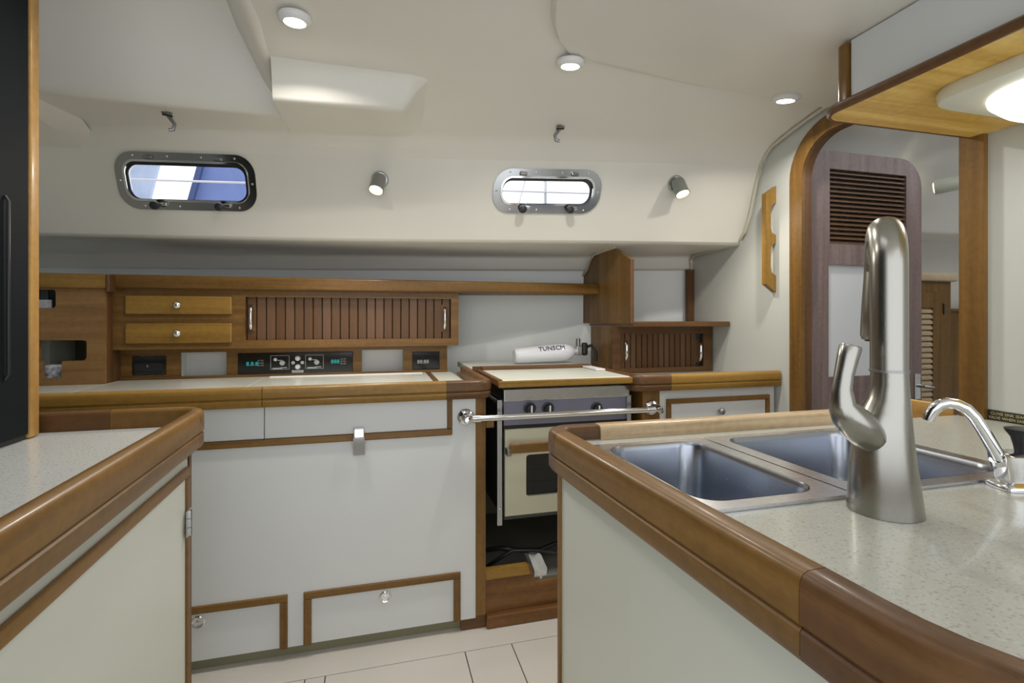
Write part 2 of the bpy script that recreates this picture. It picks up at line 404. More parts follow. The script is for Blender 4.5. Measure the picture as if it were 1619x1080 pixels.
for r0, r1 in zip(rows, rows[1:]):
    for k in range(len(r0) - 1): bb.bm.faces.new((r0[k], r0[k + 1], r1[k + 1], r1[k]))
bb.done('dropped_panel', 'gelcoat', ce, smooth=35)
# ---- hull side behind the lockers
wb = thing('wall_hull', (0, 2.9, 0), kind='structure')
sheet(st(16), lambda x: [(x, YLIP(x) + .05, 0), (x, YLIP(x) + .045, .85), (x, YLIP(x) + .02, 1.5)], 'hull_lining', 'back_panel', wb)
B().loft([[(x, interp(NODE, x) + .05, 1.50), (x, 4.2, 1.50), (x, 4.2, 1.53), (x, interp(NODE, x) + .05, 1.53)] for x in st(12)]).done('side_deck', 'white_plastic', wb)
wl = B(); wl.box(XL - .05, XL, YR, 3.2, 0, 2.4); o = wl.done('wall_aft', 'bulkhead_paint'); o['kind'] = 'structure'
# ---- forward bulkhead with an arched doorway
DY0, DY1, DZ0, DZ1 = 1.057, 1.640, .0, 1.845
wr = thing('wall_forward', (XB, 1.0, 0), kind='structure')
door_hole = [(DY0, .02), (DY1, .02)] + arc(DY1 - .16, DZ1 - .16, .16, 0, 90, 8) + arc(DY0 + .16, DZ1 - .16, .16, 90, 180, 8)
out = [(YR, 0), (2.9, 0), (2.9, 2.38), (YR, 2.38)]
B().plate(out, [door_hole[::-1]], lambda y, z: (XB, y, z), lambda y, z: (XB + .03, y, z)).done('bulkhead_panel', 'bulkhead_paint', wr)
# doorway trim
path = [(DY1, .02), (DY1, DZ1 - .16)] + arc(DY1 - .16, DZ1 - .16, .16, 0, 90, 10)[1:] + arc(DY0 + .16, DZ1 - .16, .16, 90, 180, 10) + [(DY0, .02)]
def trim_arch(o0, o1, x0, x1, name, mat, parent):
    bb = B(); rings = []
    for i, p in enumerate(path):
        a = path[max(i - 1, 0)]; b = path[min(i + 1, len(path) - 1)]
        d = Vector((b[0] - a[0], b[1] - a[1])).normalized(); nrm = Vector((d.y, -d.x))
        rings.append([(x, p[0] + nrm.x * o, p[1] + nrm.y * o) for x, o in ((x0, o0), (x0, o1), (x1, o1), (x1, o0))])
    bb.loft(rings); return bb.done(name, mat, parent, smooth=40)
tr = thing('trim_doorway', (XB, DY0, .02), kind='structure')
trim_arch(-.012, .05, XB - .016, XB, 'door_casing', 'teak_z', tr)
trim_arch(-.012, .0, XB + .0005, XB + .034, 'door_lining', 'teak_dark_z', tr)
B().box(XB - .03, XB - .017, 1.08, DY0 + .28, .80, .868, .004).done('door_sill_board', 'teak_gold_y', tr)
# piping where the liner meets the bulkhead
pp = [(1094, 428), (1090, 412), (1098, 404), (1125, 397), (1150, 390), (1166, 384), (1178, 366), (1186, 340), (1193, 305), (1199, 272), (1206, 252), (1220, 232), (1245, 212), (1280, 186), (1315, 162)]
X_ = XB - .012
pts = [(X_, VY(px, X_), ZX(px, py, X_)) for px, py in pp]
o = B().tube(pts, .0075, 8).done('trim_piping', 'piping', smooth=60); o['kind'] = 'structure'
# ---- ports
def make_port(i, P, knobs, hinges):
    x0, x1, z0, z1 = P
    r = thing('window_%d' % i, wall_pt((x0 + x1) / 2, z0), kind='structure')
    def fn(off): return lambda x, z: (x, YE(x) - TILT * (z - ZD) - off, z)
    R = .075
    B().plate(rrect(x0, x1, z0, z1, R, 8), [rrect(x0 + .03, x1 - .03, z0 + .03, z1 - .03, R - .025, 8)[::-1]], fn(.008), fn(0)).done('frame', 'frame_steel', r, smooth=30)
    B().plate(rrect(x0 + .03, x1 - .03, z0 + .03, z1 - .03, R - .025, 8), [rrect(x0 + .038, x1 - .038, z0 + .038, z1 - .038, R - .032, 8)[::-1]], fn(.016), fn(-.03)).done('inner_ring', 'chrome', r, smooth=30)
    B().plate(rrect(x0 + .034, x1 - .034, z0 + .034, z1 - .034, R - .03, 8), [rrect(x0 + .043, x1 - .043, z0 + .043, z1 - .043, R - .036, 8)[::-1]], fn(-.004), fn(-.012)).done('gasket', 'black', r, smooth=30)
    B().plate(rrect(x0 + .035, x1 - .035, z0 + .035, z1 - .035, R - .03, 8), [], fn(-.014), fn(-.02)).done('pane', 'pane_glass', r)
    sc = None
    for fx, fz in ((.14, 1), (.38, 1), (.62, 1), (.86, 1), (.17, 0), (.42, 0), (.86, 0), (0, .5), (1, .5)):
        x = x0 + (x1 - x0) * fx if 0 < fx < 1 else (x0 + .014 if fx == 0 else x1 - .014)
        z = (z1 - .014 if fz == 1 else z0 + .014) if fz in (0, 1) else z0 + (z1 - z0) * fz
        p = Vector(fn(.008)(x, z)); B().lathe([(.0045, 0), (.0045, .001), (.002, .0022)], p, (0, -1, -.35), 8).done('screw', 'screw', r)
    for fx in knobs:
        x = x0 + (x1 - x0) * fx; p = Vector(fn(.008)(x, z0 + .017))
        k = B().lathe([(.009, 0), (.009, .018), (.016, .022), (.019, .03), (.016, .042), (.006, .046)], p, (-.12, -1, -.25), 14).done('dog_knob', 'knobblack', r, smooth=50)
        B().box(p.x + .004, p.x + .035, p.y - .02, p.y - .004, p.z - .004, p.z + .008, .003).done('dog_arm', 'chrome', k)
    for fx in hinges:
        x = x0 + (x1 - x0) * fx; p = Vector(fn(.008)(x, z1 - .02))
        B().box(p.x - .016, p.x + .016, p.y - .014, p.y + .004, p.z - .008, p.z + .006, .003).done('hinge', 'lamp_grey', r)
    return r
make_port(1, PORTS[0], (.27, .735), (.25, .74))
make_port(2, PORTS[1], (.28, .72), (.26, .73))
# ================================================================ OUTSIDE THE PORTS
tag(B().tube([(-3.0, 3.05, 1.791), (2.6, 2.86, 1.947)], .006, 8).done('lifeline_wire', 'wire', smooth=60), 'thin steel lifeline wire crossing outside both ports', 'wire')
yy = 2.93; xx = VX(862, yy)
tag(B().tube([(xx, yy, 1.53), (xx, yy, 2.2)], .011, 10).done('stanchion', 'wire', smooth=60), 'upright steel stanchion seen through the brighter port', 'stanchion')
yy = 3.1
tag(B().tube([(VX(812, yy) - .06, yy, 1.53), (VX(830, yy) + .08, yy, 2.3)], .006, 8).done('stay_wire', 'wire', smooth=60), 'slanting dark stay wire at the left of the brighter port', 'wire')
def slant(name, Y, pl, mat, label):
    # slanted panel standing on the side deck
    P = [(VX(px, Y), ZY(px, py, Y)) for px, py in pl]
    (xa, za), (xb_, zb_), (xc, zc), (xd, zd) = P          # bottom-left, bottom-right, top-right, top-left
    def low(x0, z0, x1, z1): t = (1.53 - z0) / (z1 - z0); return (x0 + (x1 - x0) * t, 1.53)
    def high(x0, z0, x1, z1): t = (2.45 - z0) / (z1 - z0); return (x0 + (x1 - x0) * t, 2.45)
    Q = [low(xa, za, xd, zd), low(xb_, zb_, xc, zc), high(xb_, zb_, xc, zc), high(xa, za, xd, zd)]
    return tag(B().plate(Q, [], lambda x, z: (x, Y, z), lambda x, z: (x, Y + .03, z)).done(name, mat), label, 'awning')
slant('canvas_awning', 3.45, [(302, 330), (420, 330), (440, 255), (323, 255)], 'canvas_blue', 'blue slanting canvas outside the left port, right half')
slant('canvas_strip', 3.40, [(292, 330), (301, 330), (322, 255), (313, 255)], 'canvas_dark', 'dark blue canvas edge strip outside the left port')
slant('boat_cover', 3.45, [(150, 330), (232, 330), (252, 255), (170, 255)], 'cover_pale', 'pale blue-grey cover outside the left port, left end')

# ================================================================ ICEBOX CABINET (back run)
ib = thing('icebox_cabinet', (-.2, YF + .3, 0), 'white laminate icebox cabinet with teak trim and two low hatches', 'cabinet')
XR = VX(752, YF)       # white part ends
XP = VX(768, YF)       # teak corner post ends
ZK = .043
B().box(-1.5, XR - .002, YF + .014, 2.48, ZK, .835).done('body', 'laminate', ib)
B().box(-1.5, XP - .03, YF + .03, 2.40, 0, ZK).done('kickboard', 'kick', ib)
B().box(XR, XP, YF - .004, YF + .05, .05, .838, .004).done('corner_post', 'teak_z', ib)
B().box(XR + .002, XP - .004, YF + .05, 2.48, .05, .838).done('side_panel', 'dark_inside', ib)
B().box(VX(728, YF) + .004, XP, YF + .008, YF + .03, 0, .05).done('post_foot', 'teak_dark_x', ib)
zt = ZY(515, 694, YF); xv0, xv1 = VX(707, YF), VX(715, YF); xs0 = VX(418, YF)
for a, b in ((-1.5, xs0 - .0012), (xs0 + .0012, xv0)):
    B().box(a, b, YF - .002, YF + .014, zt + .012, .838, .0015, 1).done('lid_front', 'laminate', ib)
B().box(-1.5, xv1, YF - .008, YF + .014, zt - .012, zt + .011, .004).done('trim_rail', 'teak_x', ib)
B().box(xv0, xv1, YF - .008, YF + .014, zt + .011, .838, .004).done('trim_stile', 'teak_z', ib)
hat = [(-.70, VX(455, YF), ZY(455, 938, YF)), (VX(480, YF), VX(728, YF), ZY(600, 920, YF))]
zd1 = ZY(728, 905, YF)
zd = (zd1 + hat[0][2]) / 2
tw = .024
holes = []
for x0, x1, _ in hat: holes.append([(x0, ZK), (x1, ZK), (x1, zd), (x0, zd)])
# white front skin with openings for the low hatches
P_out = [(-1.5, ZK), (hat[0][0], ZK), (hat[0][0], zd), (hat[0][1], zd), (hat[0][1], ZK), (hat[1][0], ZK), (hat[1][0], zd), (hat[1][1], zd), (hat[1][1], ZK), (XR, ZK), (XR, .838), (xv1, .838), (xv1, zt - .012), (-1.5, zt - .012)]
B().plate(P_out, [], lambda x, z: (x, YF, z), lambda x, z: (x, YF + .013, z)).done('front_panel', 'laminate', ib)
for x0, x1, _ in hat:
    h = B().box(x0 + tw, x1 - tw, YF + .002, YF + .012, ZK, zd - tw, .001, 1).done('hatch_door', 'laminate', ib)
    B().box(x0, x1, YF - .007, YF + .012, zd - tw, zd, .003).done('hatch_trim', 'teak_x', h)
    for xx in ((x0, x0 + tw), (x1 - tw, x1)):
        B().box(xx[0], xx[1], YF - .007, YF + .012, ZK - .002, zd - tw, .003).done('hatch_trim', 'teak_z', h)
    px, py = ((313, 984) if x0 < -.5 else (609, 944))
    c = (VX(px, YF), YF + .002, ZY(px, py, YF))
    B().lathe([(.0185, 0), (.0195, .003), (.017, .0055), (.0135, .0045), (.0125, .001), (.006, .0008), (.0055, .003), (.001, .004)], c, (0, -1, 0), 24).done('finger_pull', 'chrome', h, smooth=40)
lx = VX(568, YF)
lt = B().box(lx - .018, lx + .018, YF - .024, YF - .002, zt - .002, ZY(568, 675, YF), .004).done('latch', 'chrome', ib)
B().loft([[(lx - a, YF - .02 + y, z) for a, y in ((.017, -.004), (-.017, -.004), (-.017, .004), (.017, .004))] for z, y in ()] or [[(lx + sx, YF - y0 + dy, z) for sx, dy in ((-.018, 0), (.018, 0), (.018, .006), (-.018, .006))] for z, y0 in ((zt + .004, .029), (zt - .02, .028), (zt - .04, .018), (ZY(568, 718, YF), .016))]).done('latch_lever', 'lever_steel', lt, smooth=50)

# ---- countertop of the back run
ZS = .855; ZTOP = .903
bc = thing('icebox_countertop', (-.2, YF + .3, .835), 'speckled cream countertop over the icebox with moulded teak edge', 'countertop')
B().box(-1.5, XP - .012, YF, 2.60, .839, ZS - .004).done('substrate', 'laminate_cream', bc)
xl1 = PZ(402, 607, ZS)[0]
xl0 = PZ(165, 610, ZS)[0]; xl2 = PZ(686, 600, ZS)[0]
for x0, x1, m in ((-1.5, xl0 - .002, 'laminate_cream'), (xl0, xl1 - .0015, 'counter_pale'), (xl1 + .0015, xl2 - .012, 'counter_pale'), (xl2 + .012, XP - .03, 'laminate_cream')):
    B().box(x0, x1, YF, 2.495, ZS - .004, ZS + .004, .001, 1).done('lid' if m == 'counter_pale' else 'worktop', m, bc)
B().box(xl2 - .0105, xl2 + .0105, YF, 2.495, ZS - .004, ZS + .006).done('divider_strip', 'teak_dark_y', bc)
B().box(xl1 + .02, xl2 - .03, 2.45, 2.465, ZS + .004, ZS + .008).done('hinge_strip', 'white_plastic', bc)
def fid(w, zb, zt_, lip=.004):
    # moulded nosing: offsets are outboard of the path (left of travel), rounded top, groove, lower bead
    h = zt_ - zb; g = zb + h * .40
    return [(-w, zb + h * .3), (-w, zt_ - .008), (-w + .003, zt_ - .003), (-w + .008, zt_), (-.012, zt_), (-.005, zt_ - .003), (-.001, zt_ - .010), (0, zt_ - .02),
            (0, g + .004), (-.005, g), (-.005, g - .001), (-.001, g - .005), (-.001, zb + .008), (-.006, zb), (-w, zb)]
YT = YF - .032
zb_ = .838
xj = VX(706, YT); xe = VX(781, YT)
seam_x = VX(414, YT)
pr = fid(.032, zb_, ZTOP)
def nose(path, prof, name, mat, parent): return B().sweep(path, prof).done(name, mat, parent, smooth=40)
# travel from right to left keeps the outboard side (towards the viewer) on the left
nose([(seam_x - .001, YT), (-1.5, YT)], pr, 'edge_trim', 'teak_light_x', bc)
nose([(xj, YT), (seam_x + .001, YT)], pr, 'edge_trim', 'teak_light_x', bc)
nose([(xe, 2.30), (xe, YT + .055)] + [(xe - .055 + .055 * math.cos(t), YT + .055 - .055 * math.sin(t)) for t in [math.pi / 2 * k / 8 for k in range(1, 9)]] + [(xj + .0008, YT)], pr, 'edge_trim_corner', 'teak_dark_x', bc)

# ---- instrument shelf under the upper lockers
YI = 2.5; YU = 2.43; YLC = 2.37
ins = thing('instrument_shelf', (VX(450, YI), YI, ZS), 'teak shelf front with cubbies and instruments below the drawers', 'shelf')
x0, x1 = VX(190, YI), VX(707, YI); z0 = ZS + .004; z1 = ZY(450, 550, YU) - .001
def rect_hole(a, t, b, bt, Y, r=.004):
    X0, X1 = VX(a, Y), VX(b, Y); mid = (a + b) / 2
    return (X0, X1, ZY(mid, bt, Y), ZY(mid, t, Y))
H_out = rect_hole(209, 563, 263, 593, YI); H_c1 = rect_hole(285, 557, 358, 595, YI); H_pan = rect_hole(376, 557, 558, 591, YI); H_c2 = rect_hole(572, 553, 637, 587, YI); H_sm = rect_hole(652, 556, 695, 584, YI)
hs = [H_out, H_c1, H_pan, H_c2, H_sm]
B().plate([(x0, z0), (x1, z0), (x1, z1), (x0, z1)], [[(a, c), (a, d), (b, d), (b, c)] for a, b, c, d in hs], lambda x, z: (x, YI, z), lambda x, z: (x, YI + .014, z)).done('fascia', 'teak_x', ins)
for q in (H_c1, H_c2):
    a, b, c, d = q
    B().plate([(a - .004, c - .004), (b + .004, c - .004), (b + .004, d + .004), (a - .004, d + .004)], [[(a, c), (a, d), (b, d), (b, c)]], lambda x, z: (x, YI + .014, z), lambda x, z: (x, YI + .07, z)).done('cubby_lining', 'laminate', ins)
    B().box(a - .004, b + .004, YI + .07, YI + .075, c - .004, d + .004).done('cubby_back', 'laminate', ins)
B().box(x0, x1, YI - .012, YI, z0, z0 + .012, .003).done('base_strip', 'teak_x', ins)
def unit(q, name, label, cat):
    a, b, c, d = q
    t = thing(name, ((a + b) / 2, YI, c), label, cat)
    B().box(a + .001, b - .001, YI - .004, YI + .02, c + .001, d - .001, .002).done('case', 'black_gloss', t)
    return t, a, b, c, d
t, a, b, c, d = unit(H_pan, 'breaker_panel', 'long black breaker panel with teal readouts beneath the tambour locker', 'panel')
def fx(f): return a + (b - a) * f
def fz(f): return c + (d - c) * f
pY = YI - .0042
def fl_(x, y): return lambda tx, ty, tz: (x + tx, pY - tz, y + ty)
text_mesh('8.8.8', .026, 'teal', t, 'readout', fl_(fx(.07), fz(.42))); text_mesh('888', .026, 'teal', t, 'readout', fl_(fx(.80), fz(.45)))
for f in (.165, .885):
    for k in range(3):
        text_mesh('AC DC', .0085, 'panel_print', t, 'legend', fl_(fx(f), fz(.40) + k * .011))
for f in (.275, .575):
    u = B()
    x_, X2 = fx(f), fx(f + .16)
    for (p, q, r, s_) in ((x_, X2, fz(.22), fz(.22) + .0015), (x_, X2, fz(.85), fz(.85) + .0015), (x_, x_ + .0015, fz(.22), fz(.85)), (X2 - .0015, X2, fz(.22), fz(.85)), (x_ + .03, X2 - .03, fz(.62), fz(.66)), (x_ + .045, x_ + .05, fz(.4), fz(.62)), (x_ + .008, x_ + .05, fz(.24), fz(.30)), (X2 - .04, X2 - .01, fz(.28), fz(.32))):
        u.box(p, q, pY - .0006, pY + .0005, r, s_)
    u.done('schematic', 'panel_print', t)
    B().lathe([(.012, 0), (.011, .004), (.002, .005)], (X2 - .03, pY, fz(.52)), (0, -1, 0), 14).done('dial', 'panel_print', t)
    B().lathe([(.008, 0), (.007, .003), (.002, .004)], (x_ + .02, pY, fz(.68)), (0, -1, 0), 12).done('pilot_light', 'white_plastic', t)
for k, f in enumerate((.72, .32)):
    B().lathe([(.0125, 0), (.011, .006), (.009, .012), (.002, .013)], (fx(.508), pY, fz(f)), (0, -1, 0), 16).done('selector_knob', 'white_plastic', t)
for dx in (-.02, .02):
    B().lathe([(.008, 0), (.008, .003), (.005, .004)], (fx(.508) + dx, pY, fz(.52)), (0, -1, 0), 12).done('socket_ring', 'panel_print', t)
B().box(fx(.508) - .025, fx(.508) + .025, pY - .001, pY + .001, fz(.05), fz(.17)).done('label_plate', 'panel_print', t)
t, a, b, c, d = unit(H_out, 'outlet_box', 'black square socket plate at the aft end of the instrument shelf', 'outlet')
B().box(fx(.08), fx(.92), YI - .007, YI - .004, fz(.18), fz(.66), .001, 1).done('flap', 'black', t); text_mesh('II', .013, 'panel_print', t, 'mark', lambda tx, ty, tz: (fx(.44) + tx, YI - .0072 - tz, fz(.42) + ty))
t, a, b, c, d = unit(H_sm, 'clock_display', 'small black digital display beside the stove end of the shelf', 'display')
text_mesh('88:88', .026, 'panel_print', t, 'digits', lambda tx, ty, tz: (fx(.17) + tx, YI - .0043 - tz, fz(.34) + ty))

# ---- upper locker with two drawers and tambour
ul = thing('upper_locker', (VX(450, YU), YU, ZY(450, 548, YU)), 'long teak locker with two drawers and sliding tambour above the icebox', 'cabinet')
x0, x1 = VX(170, YU), VX(725, YU); z0 = ZY(450, 550, YU); z1 = ZY(450, 459, YU)
op = (VX(388, YU), VX(713, YU), ZY(550, 536.5, YU), ZY(550, 471, YU))
B().plate([(x0, z0), (x1, z0), (x1, z1), (x0, z1)], [[(op[0], op[2]), (op[0], op[3]), (op[1], op[3]), (op[1], op[2])]], lambda x, z: (x, YU, z), lambda x, z: (x, YU + .02, z)).done('face_frame', 'teak_x', ul)
B().box(x0, x1, YU + .0202, YU + .035, z0, z0 + .012).box(x0, x0 + .012, YU + .0202, YU + .35, z0, z1).box(x1 - .012, x1, YU + .0202, YU + .22, z0, z1).box(x0 + .0122, x1 - .0122, YU + .035, YU + .21, z0, z0 + .012).done('carcass', 'teak_x', ul)
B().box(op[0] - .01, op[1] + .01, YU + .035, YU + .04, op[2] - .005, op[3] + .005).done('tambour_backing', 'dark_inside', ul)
for (l, tt, r, bt) in ((197, 468, 366, 497), (197, 511, 366, 543)):
    X0, X1 = VX(l, YU - .018), VX(r, YU - .018); m = (l + r) / 2
    Z0, Z1 = ZY(m, bt, YU - .018), ZY(m, tt, YU - .018)
    dr = B().box(X0, X1, YU - .018, YU - .0005, Z0, Z1, .005).done('drawer_front', 'teak_light_x', ul)
    B().lathe([(.006, 0), (.006, .008), (.0145, .014), (.0165, .02), (.013, .027), (.003, .03)], ((X0 + X1) / 2 - .003, YU - .018, (Z0 + Z1) / 2), (0, -1, 0), 16).done('knob', 'chrome', dr, smooth=50)
def tambour(x0, x1, z0, z1, y, n, parent, mats, gap=.0015):
    wd = (x1 - x0) / n; protos = []
    for mname in mats:
        s = B(); 
        prof = [(-wd / 2 + gap, .008), (-wd / 2 + gap, -.001), (-wd / 2 + gap + .002, -.004), (wd / 2 - gap - .002, -.004), (wd / 2 - gap, -.001), (wd / 2 - gap, .008)]
        s.loft([[(x0 + wd / 2 + px_, y + py_, z) for px_, py_ in prof] for z in (z0, z1)])
        protos.append((s.done('slat', mname, parent), mname))
    used = set()
    for k in range(n):
        o_, mn = protos[random.randrange(len(protos))] if k >= len(protos) else protos[k]
        if mn not in used and k < len(protos): o_.location.x += wd * k; used.add(mn)
        else:
            base = [q for q in protos if q[1] == mn][0][0]; i0 = [q[1] for q in protos].index(mn)
            dupe(base, parent, (wd * (k - i0), 0, 0))
def pull(x, z0, z1, y, parent, mat='chrome'):
    B().box(x - .016, x + .016, y - .0005, y + .006, z0 - .012, z1 + .012, .003).done('pull_plate', 'teak_dark_z', parent)
    return B().tube([(x, y, z0), (x, y - .02, z0 + .004), (x, y - .026, z0 + .02), (x, y - .026, z1 - .02), (x, y - .02, z1 - .004), (x, y, z1)], .0075, 10).done('pull', mat, parent, smooth=60)
tambour(op[0] + .002, op[1] - .002, op[2] - .002, op[3] + .002, YU + .022, 23, ul, ['teak_dark_z', 'teak_mid_z'])
pull(VX(397, YU), ZY(397, 521, YU), ZY(397, 484, YU), YU + .017, ul); pull(VX(703, YU), ZY(703, 521, YU), ZY(703, 486, YU), YU + .017, ul)

# ---- fiddle rail of the bookshelf
YRAIL = 2.405
XPOST = .5365 * 2.06; YPF = 2.06
za, zbq = ZY(500, 459.5, YRAIL), ZY(500, 440, YRAIL)
sr = thing('shelf_fiddle_rail', (0, YRAIL, za), 'long rounded teak fiddle rail running to the divider above the stove', 'rail')
B().box(VX(172, YRAIL), XPOST + .012, YRAIL - .012, YRAIL + .02, za, zbq, .008, 3).done('rail', 'teak_x', sr, smooth=40)
B().box(VX(172, YRAIL), XPOST - .002, YRAIL + .02, YRAIL + .42, za + .004, za + .014).done('shelf_board', 'teak_dark_x', sr)
# ---- book / plate rack at the aft end
pr_ = thing('plate_rack', (VX(110, YLC), YLC, ZS + .004), 'teak rack with cut-out openings at the aft end of the counter', 'rack')
x0, x1 = -1.5, VX(166, YLC); z0, z1 = ZS + .004, ZY(110, 456, YLC)
def pt(px, py): return (VX(px, YLC), ZY(px, py, YLC))
up = rrect(VX(20, YLC), VX(88, YLC), ZY(80, 487, YLC), ZY(80, 457.5, YLC) , .012, 4)
lowp = [pt(62, 538), pt(133, 538), pt(137, 541), pt(137, 566), pt(133, 570), pt(98, 571), pt(97, 596), pt(94, 598), pt(70, 598), pt(67, 595), pt(67, 571), pt(62, 571)]
B().plate([(x0, z0), (x1, z0), (x1, z1 + .0), (x0, z1 + .0)], [up[::-1] if False else [(u, min(v, z1 - .006)) for u, v in up][::-1], lowp], lambda x, z: (x, YLC, z), lambda x, z: (x, YLC + .014, z)).done('front_board', 'teak_rack_x', pr_)
B().box(x1 - .014, x1, YLC + .0145, YLC + .3, z0, z1).done('side_board', 'teak_dark_z', pr_)
B().box(x0, x1 - .0145, YLC + .30, YLC + .31, z0, z1).box(x0, x1 - .0145, YLC + .015, YLC + .3, ZY(110, 520, YLC), ZY(110, 520, YLC) + .01).done('inner_boards', 'kick', pr_)
B().box(VX(72, 2.45) - .25, VX(76, 2.45), 2.46, 2.64, z0, ZY(80, 530, 2.45)).done('inner_divider', 'laminate_cream', pr_)
tr_ = B().box(x0, VX(168, YLC - .015), YLC - .02, YLC + .02, z1 + .0005, ZY(110, 432, YLC - .02), .007, 3).done('top_rail', 'teak_light_x', pr_, smooth=40)
B().box(VX(167, YLC - .02) + .0005, VX(174, YLC - .02), YLC - .024, YLC + .03, z1 - .012, ZY(170, 434, YLC - .02), .004).done('rail_end', 'teak_dark_z', pr_)
bx_ = thing('patterned_mug', (VX(84, 2.44), 2.44, z0), 'blue and white patterned beaker in the lower rack opening', 'mug')
B().lathe([(.028, 0), (.033, .004), (.035, .075), (.033, .078), (.032, .074), (.026, .008), (.002, .006)], (VX(84, 2.44), 2.44, z0), (0, 0, 1), 20).done('body', 'print_blue', bx_, smooth=40)
zsh = ZY(110, 520, YLC) + .01
rd = thing('radio_box', (VX(66, 2.44), 2.45, zsh), 'dark box with grey front in the upper rack opening', 'radio')
B().box(VX(40, 2.44), VX(84, 2.44), 2.41, 2.55, zsh, zsh + .16, .006).done('case', 'black', rd)
B().box(VX(44, 2.41), VX(83, 2.41), 2.403, 2.41, zsh + .005, ZY(70, 474, 2.405), .002).done('front_plate', 'paper', rd)

# ================================================================ STOVE
YST = 1.81
xA, xB2 = VX(796, YST), VX(991, YST)
st_ = thing('gimballed_stove', ((xA + xB2) / 2, YST + .2, .36), 'stainless gimballed stove with cream oven door and fold-down cover board', 'stove')
zbt = ZY(890, 815, YST)
B().box(xA + .004, xB2 - .004, YST + .012, YST + .40, zbt, .80, .004).done('body', 'dark_inside', st_)
B().box(xA, xB2 + .01, YST - .006, YST + .40, ZY(890, 631, YST), ZY(890, 612, YST), .003).done('hob_rim', 'stainless_x', st_)
for cxx, cyy, rr in ((.14, .12, .05), (.38, .12, .06), (.14, .3, .06), (.38, .3, .05)):
    B().lathe([(rr, 0), (rr, .006), (rr * .6, .014), (.002, .016)], (xA + cxx, YST + cyy, ZY(890, 612, YST)), (0, 0, 1), 18).done('burner', 'black', st_, smooth=40)
gz = ZY(890, 612, YST) + .004
g = B()
for k in range(6): g.tube([(xA + .04 + k * .085, YST + .01, gz + .012), (xA + .04 + k * .085, YST + .38, gz + .012)], .004, 6)
for k in range(3): g.tube([(xA + .02, YST + .012 + k * .18, gz + .012), (xB2 - .02, YST + .012 + k * .18, gz + .012)], .004, 6)
g.done('pot_grate', 'chrome', st_)
cp = B().box(xA + .002, xB2, YST + .002, YST + .012, ZY(890, 668, YST), ZY(890, 631, YST)).done('control_panel', 'control_panel', st_)
for px in (837.6, 866.4, 943.5):
    kz = ZY(px, 645.5, YST)
    kx_ = VX(px, YST); k = B().lathe([(.024, 0), (.024, .004), (.018, .006), (.017, .022), (.015, .024), (.001, .025)], (kx_, YST + .002, kz), (0, -1, 0), 20).done('knob', 'knobblack', cp, smooth=40)
    B().box(kx_ - .003, kx_ + .003, YST - .027, YST - .0235, kz - .012, kz + .014, .001, 1).done('pointer', 'white_plastic', k)
B().box(xA + .002, xB2, YST + .004, YST + .014, ZY(890, 678, YST), ZY(890, 668, YST)).done('vent_slot', 'black', st_)
zdt, zdb = ZY(850, 676, YST), ZY(850, 810, YST)
wx0 = VX(831, YST); wz0, wz1 = ZY(850, 782, YST), ZY(850, 717, YST)
wx1 = xB2 - (wx0 - xA) 
dr = B().plate([(xA + .004, zdb), (xB2 - .004, zdb), (xB2 - .004, zdt), (xA + .004, zdt)], [rrect(wx0, wx1, wz0, wz1, .012, 4)[::-1]], lambda x, z: (x, YST - .008, z), lambda x, z: (x, YST + .012, z)).done('oven_door', 'oven_cream', st_)
B().box(wx0 - .004, wx1 + .004, YST + .003, YST + .006, wz0 - .004, wz1 + .004).done('oven_window', 'oven_glass', dr)
sh = B()
for zz in (.3, .6): sh.tube([(wx0, YST + .0095, wz0 + (wz1 - wz0) * zz), (wx1, YST + .0095, wz0 + (wz1 - wz0) * zz)], .002, 6)
sh.done('oven_rack', 'chrome', dr)
hh = B().box(xA + .012, xB2 - .012, YST - .05, YST - .032, ZY(830, 717, YST - .05), ZY(830, 701, YST - .05), .006, 3).done('handle', 'teak_x', dr, smooth=40)
for x in (xA + .004, xB2 - .02): B().box(x, x + .016, YST - .046, YST - .008, ZY(830, 715, YST), ZY(830, 704, YST), .002).done('handle_bracket', 'lamp_grey', dr)
for x in (VX(785.5, YST - .006), VX(990, YST - .006)):
    s_ = B().box(x, x + .019, YST - .014, YST + .004, ZY(790, 829, YST), ZY(790, 632, YST), .002).done('side_strut', 'stainless_z', st_)
    B().lathe([(.005, 0), (.004, .003), (.001, .004)], (x + .0095, YST - .014, ZY(790, 802, YST)), (0, -1, 0), 10).done('bolt', 'screw', s_)
# cover board
cb = thing('stove_cover_board', ((xA + xB2) / 2, 2.0, .86), 'cream cutting-board cover with teak edges lying over the stove top', 'board')
YCB0, YCB1 = 1.765, 2.17
bx0, bx1 = VX(788, YCB0), VX(1001, YCB0); zc0, zc1 = .873, .893
B().box(bx0 + .02, bx1 - .004, YCB0 + .016, YCB1 - .018, zc0 + .006, zc1 + .003, .002, 1).done('board', 'laminate_cream', cb)
B().box(bx0 + .002, bx1, YCB0, YCB0 + .0155, zc0 - .004, zc1 + .001, .004).done('front_edge', 'teak_light_x', cb)
B().box(bx0, bx0 + .0195, YCB0 + .016, YCB1, zc0, zc1 + .006, .004).done('side_edge', 'teak_dark_y', cb)
B().box(bx0 + .02, bx1, YCB1 - .0175, YCB1, zc0, zc1 + .018, .004).done('back_edge', 'teak_dark_x', cb)
B().box(bx1 - .05, bx1 - .005, YCB1 - .17, YCB1 - .02, zc1 + .004, zc1 + .012, .002).done('spacer', 'white_plastic', cb)
for x in (bx0 + .06, bx1 - .1): B().box(x, x + .03, YCB0 + .05, YCB1 - .06, gz + .016, zc0 + .006).done('batten', 'teak_dark_y', cb)
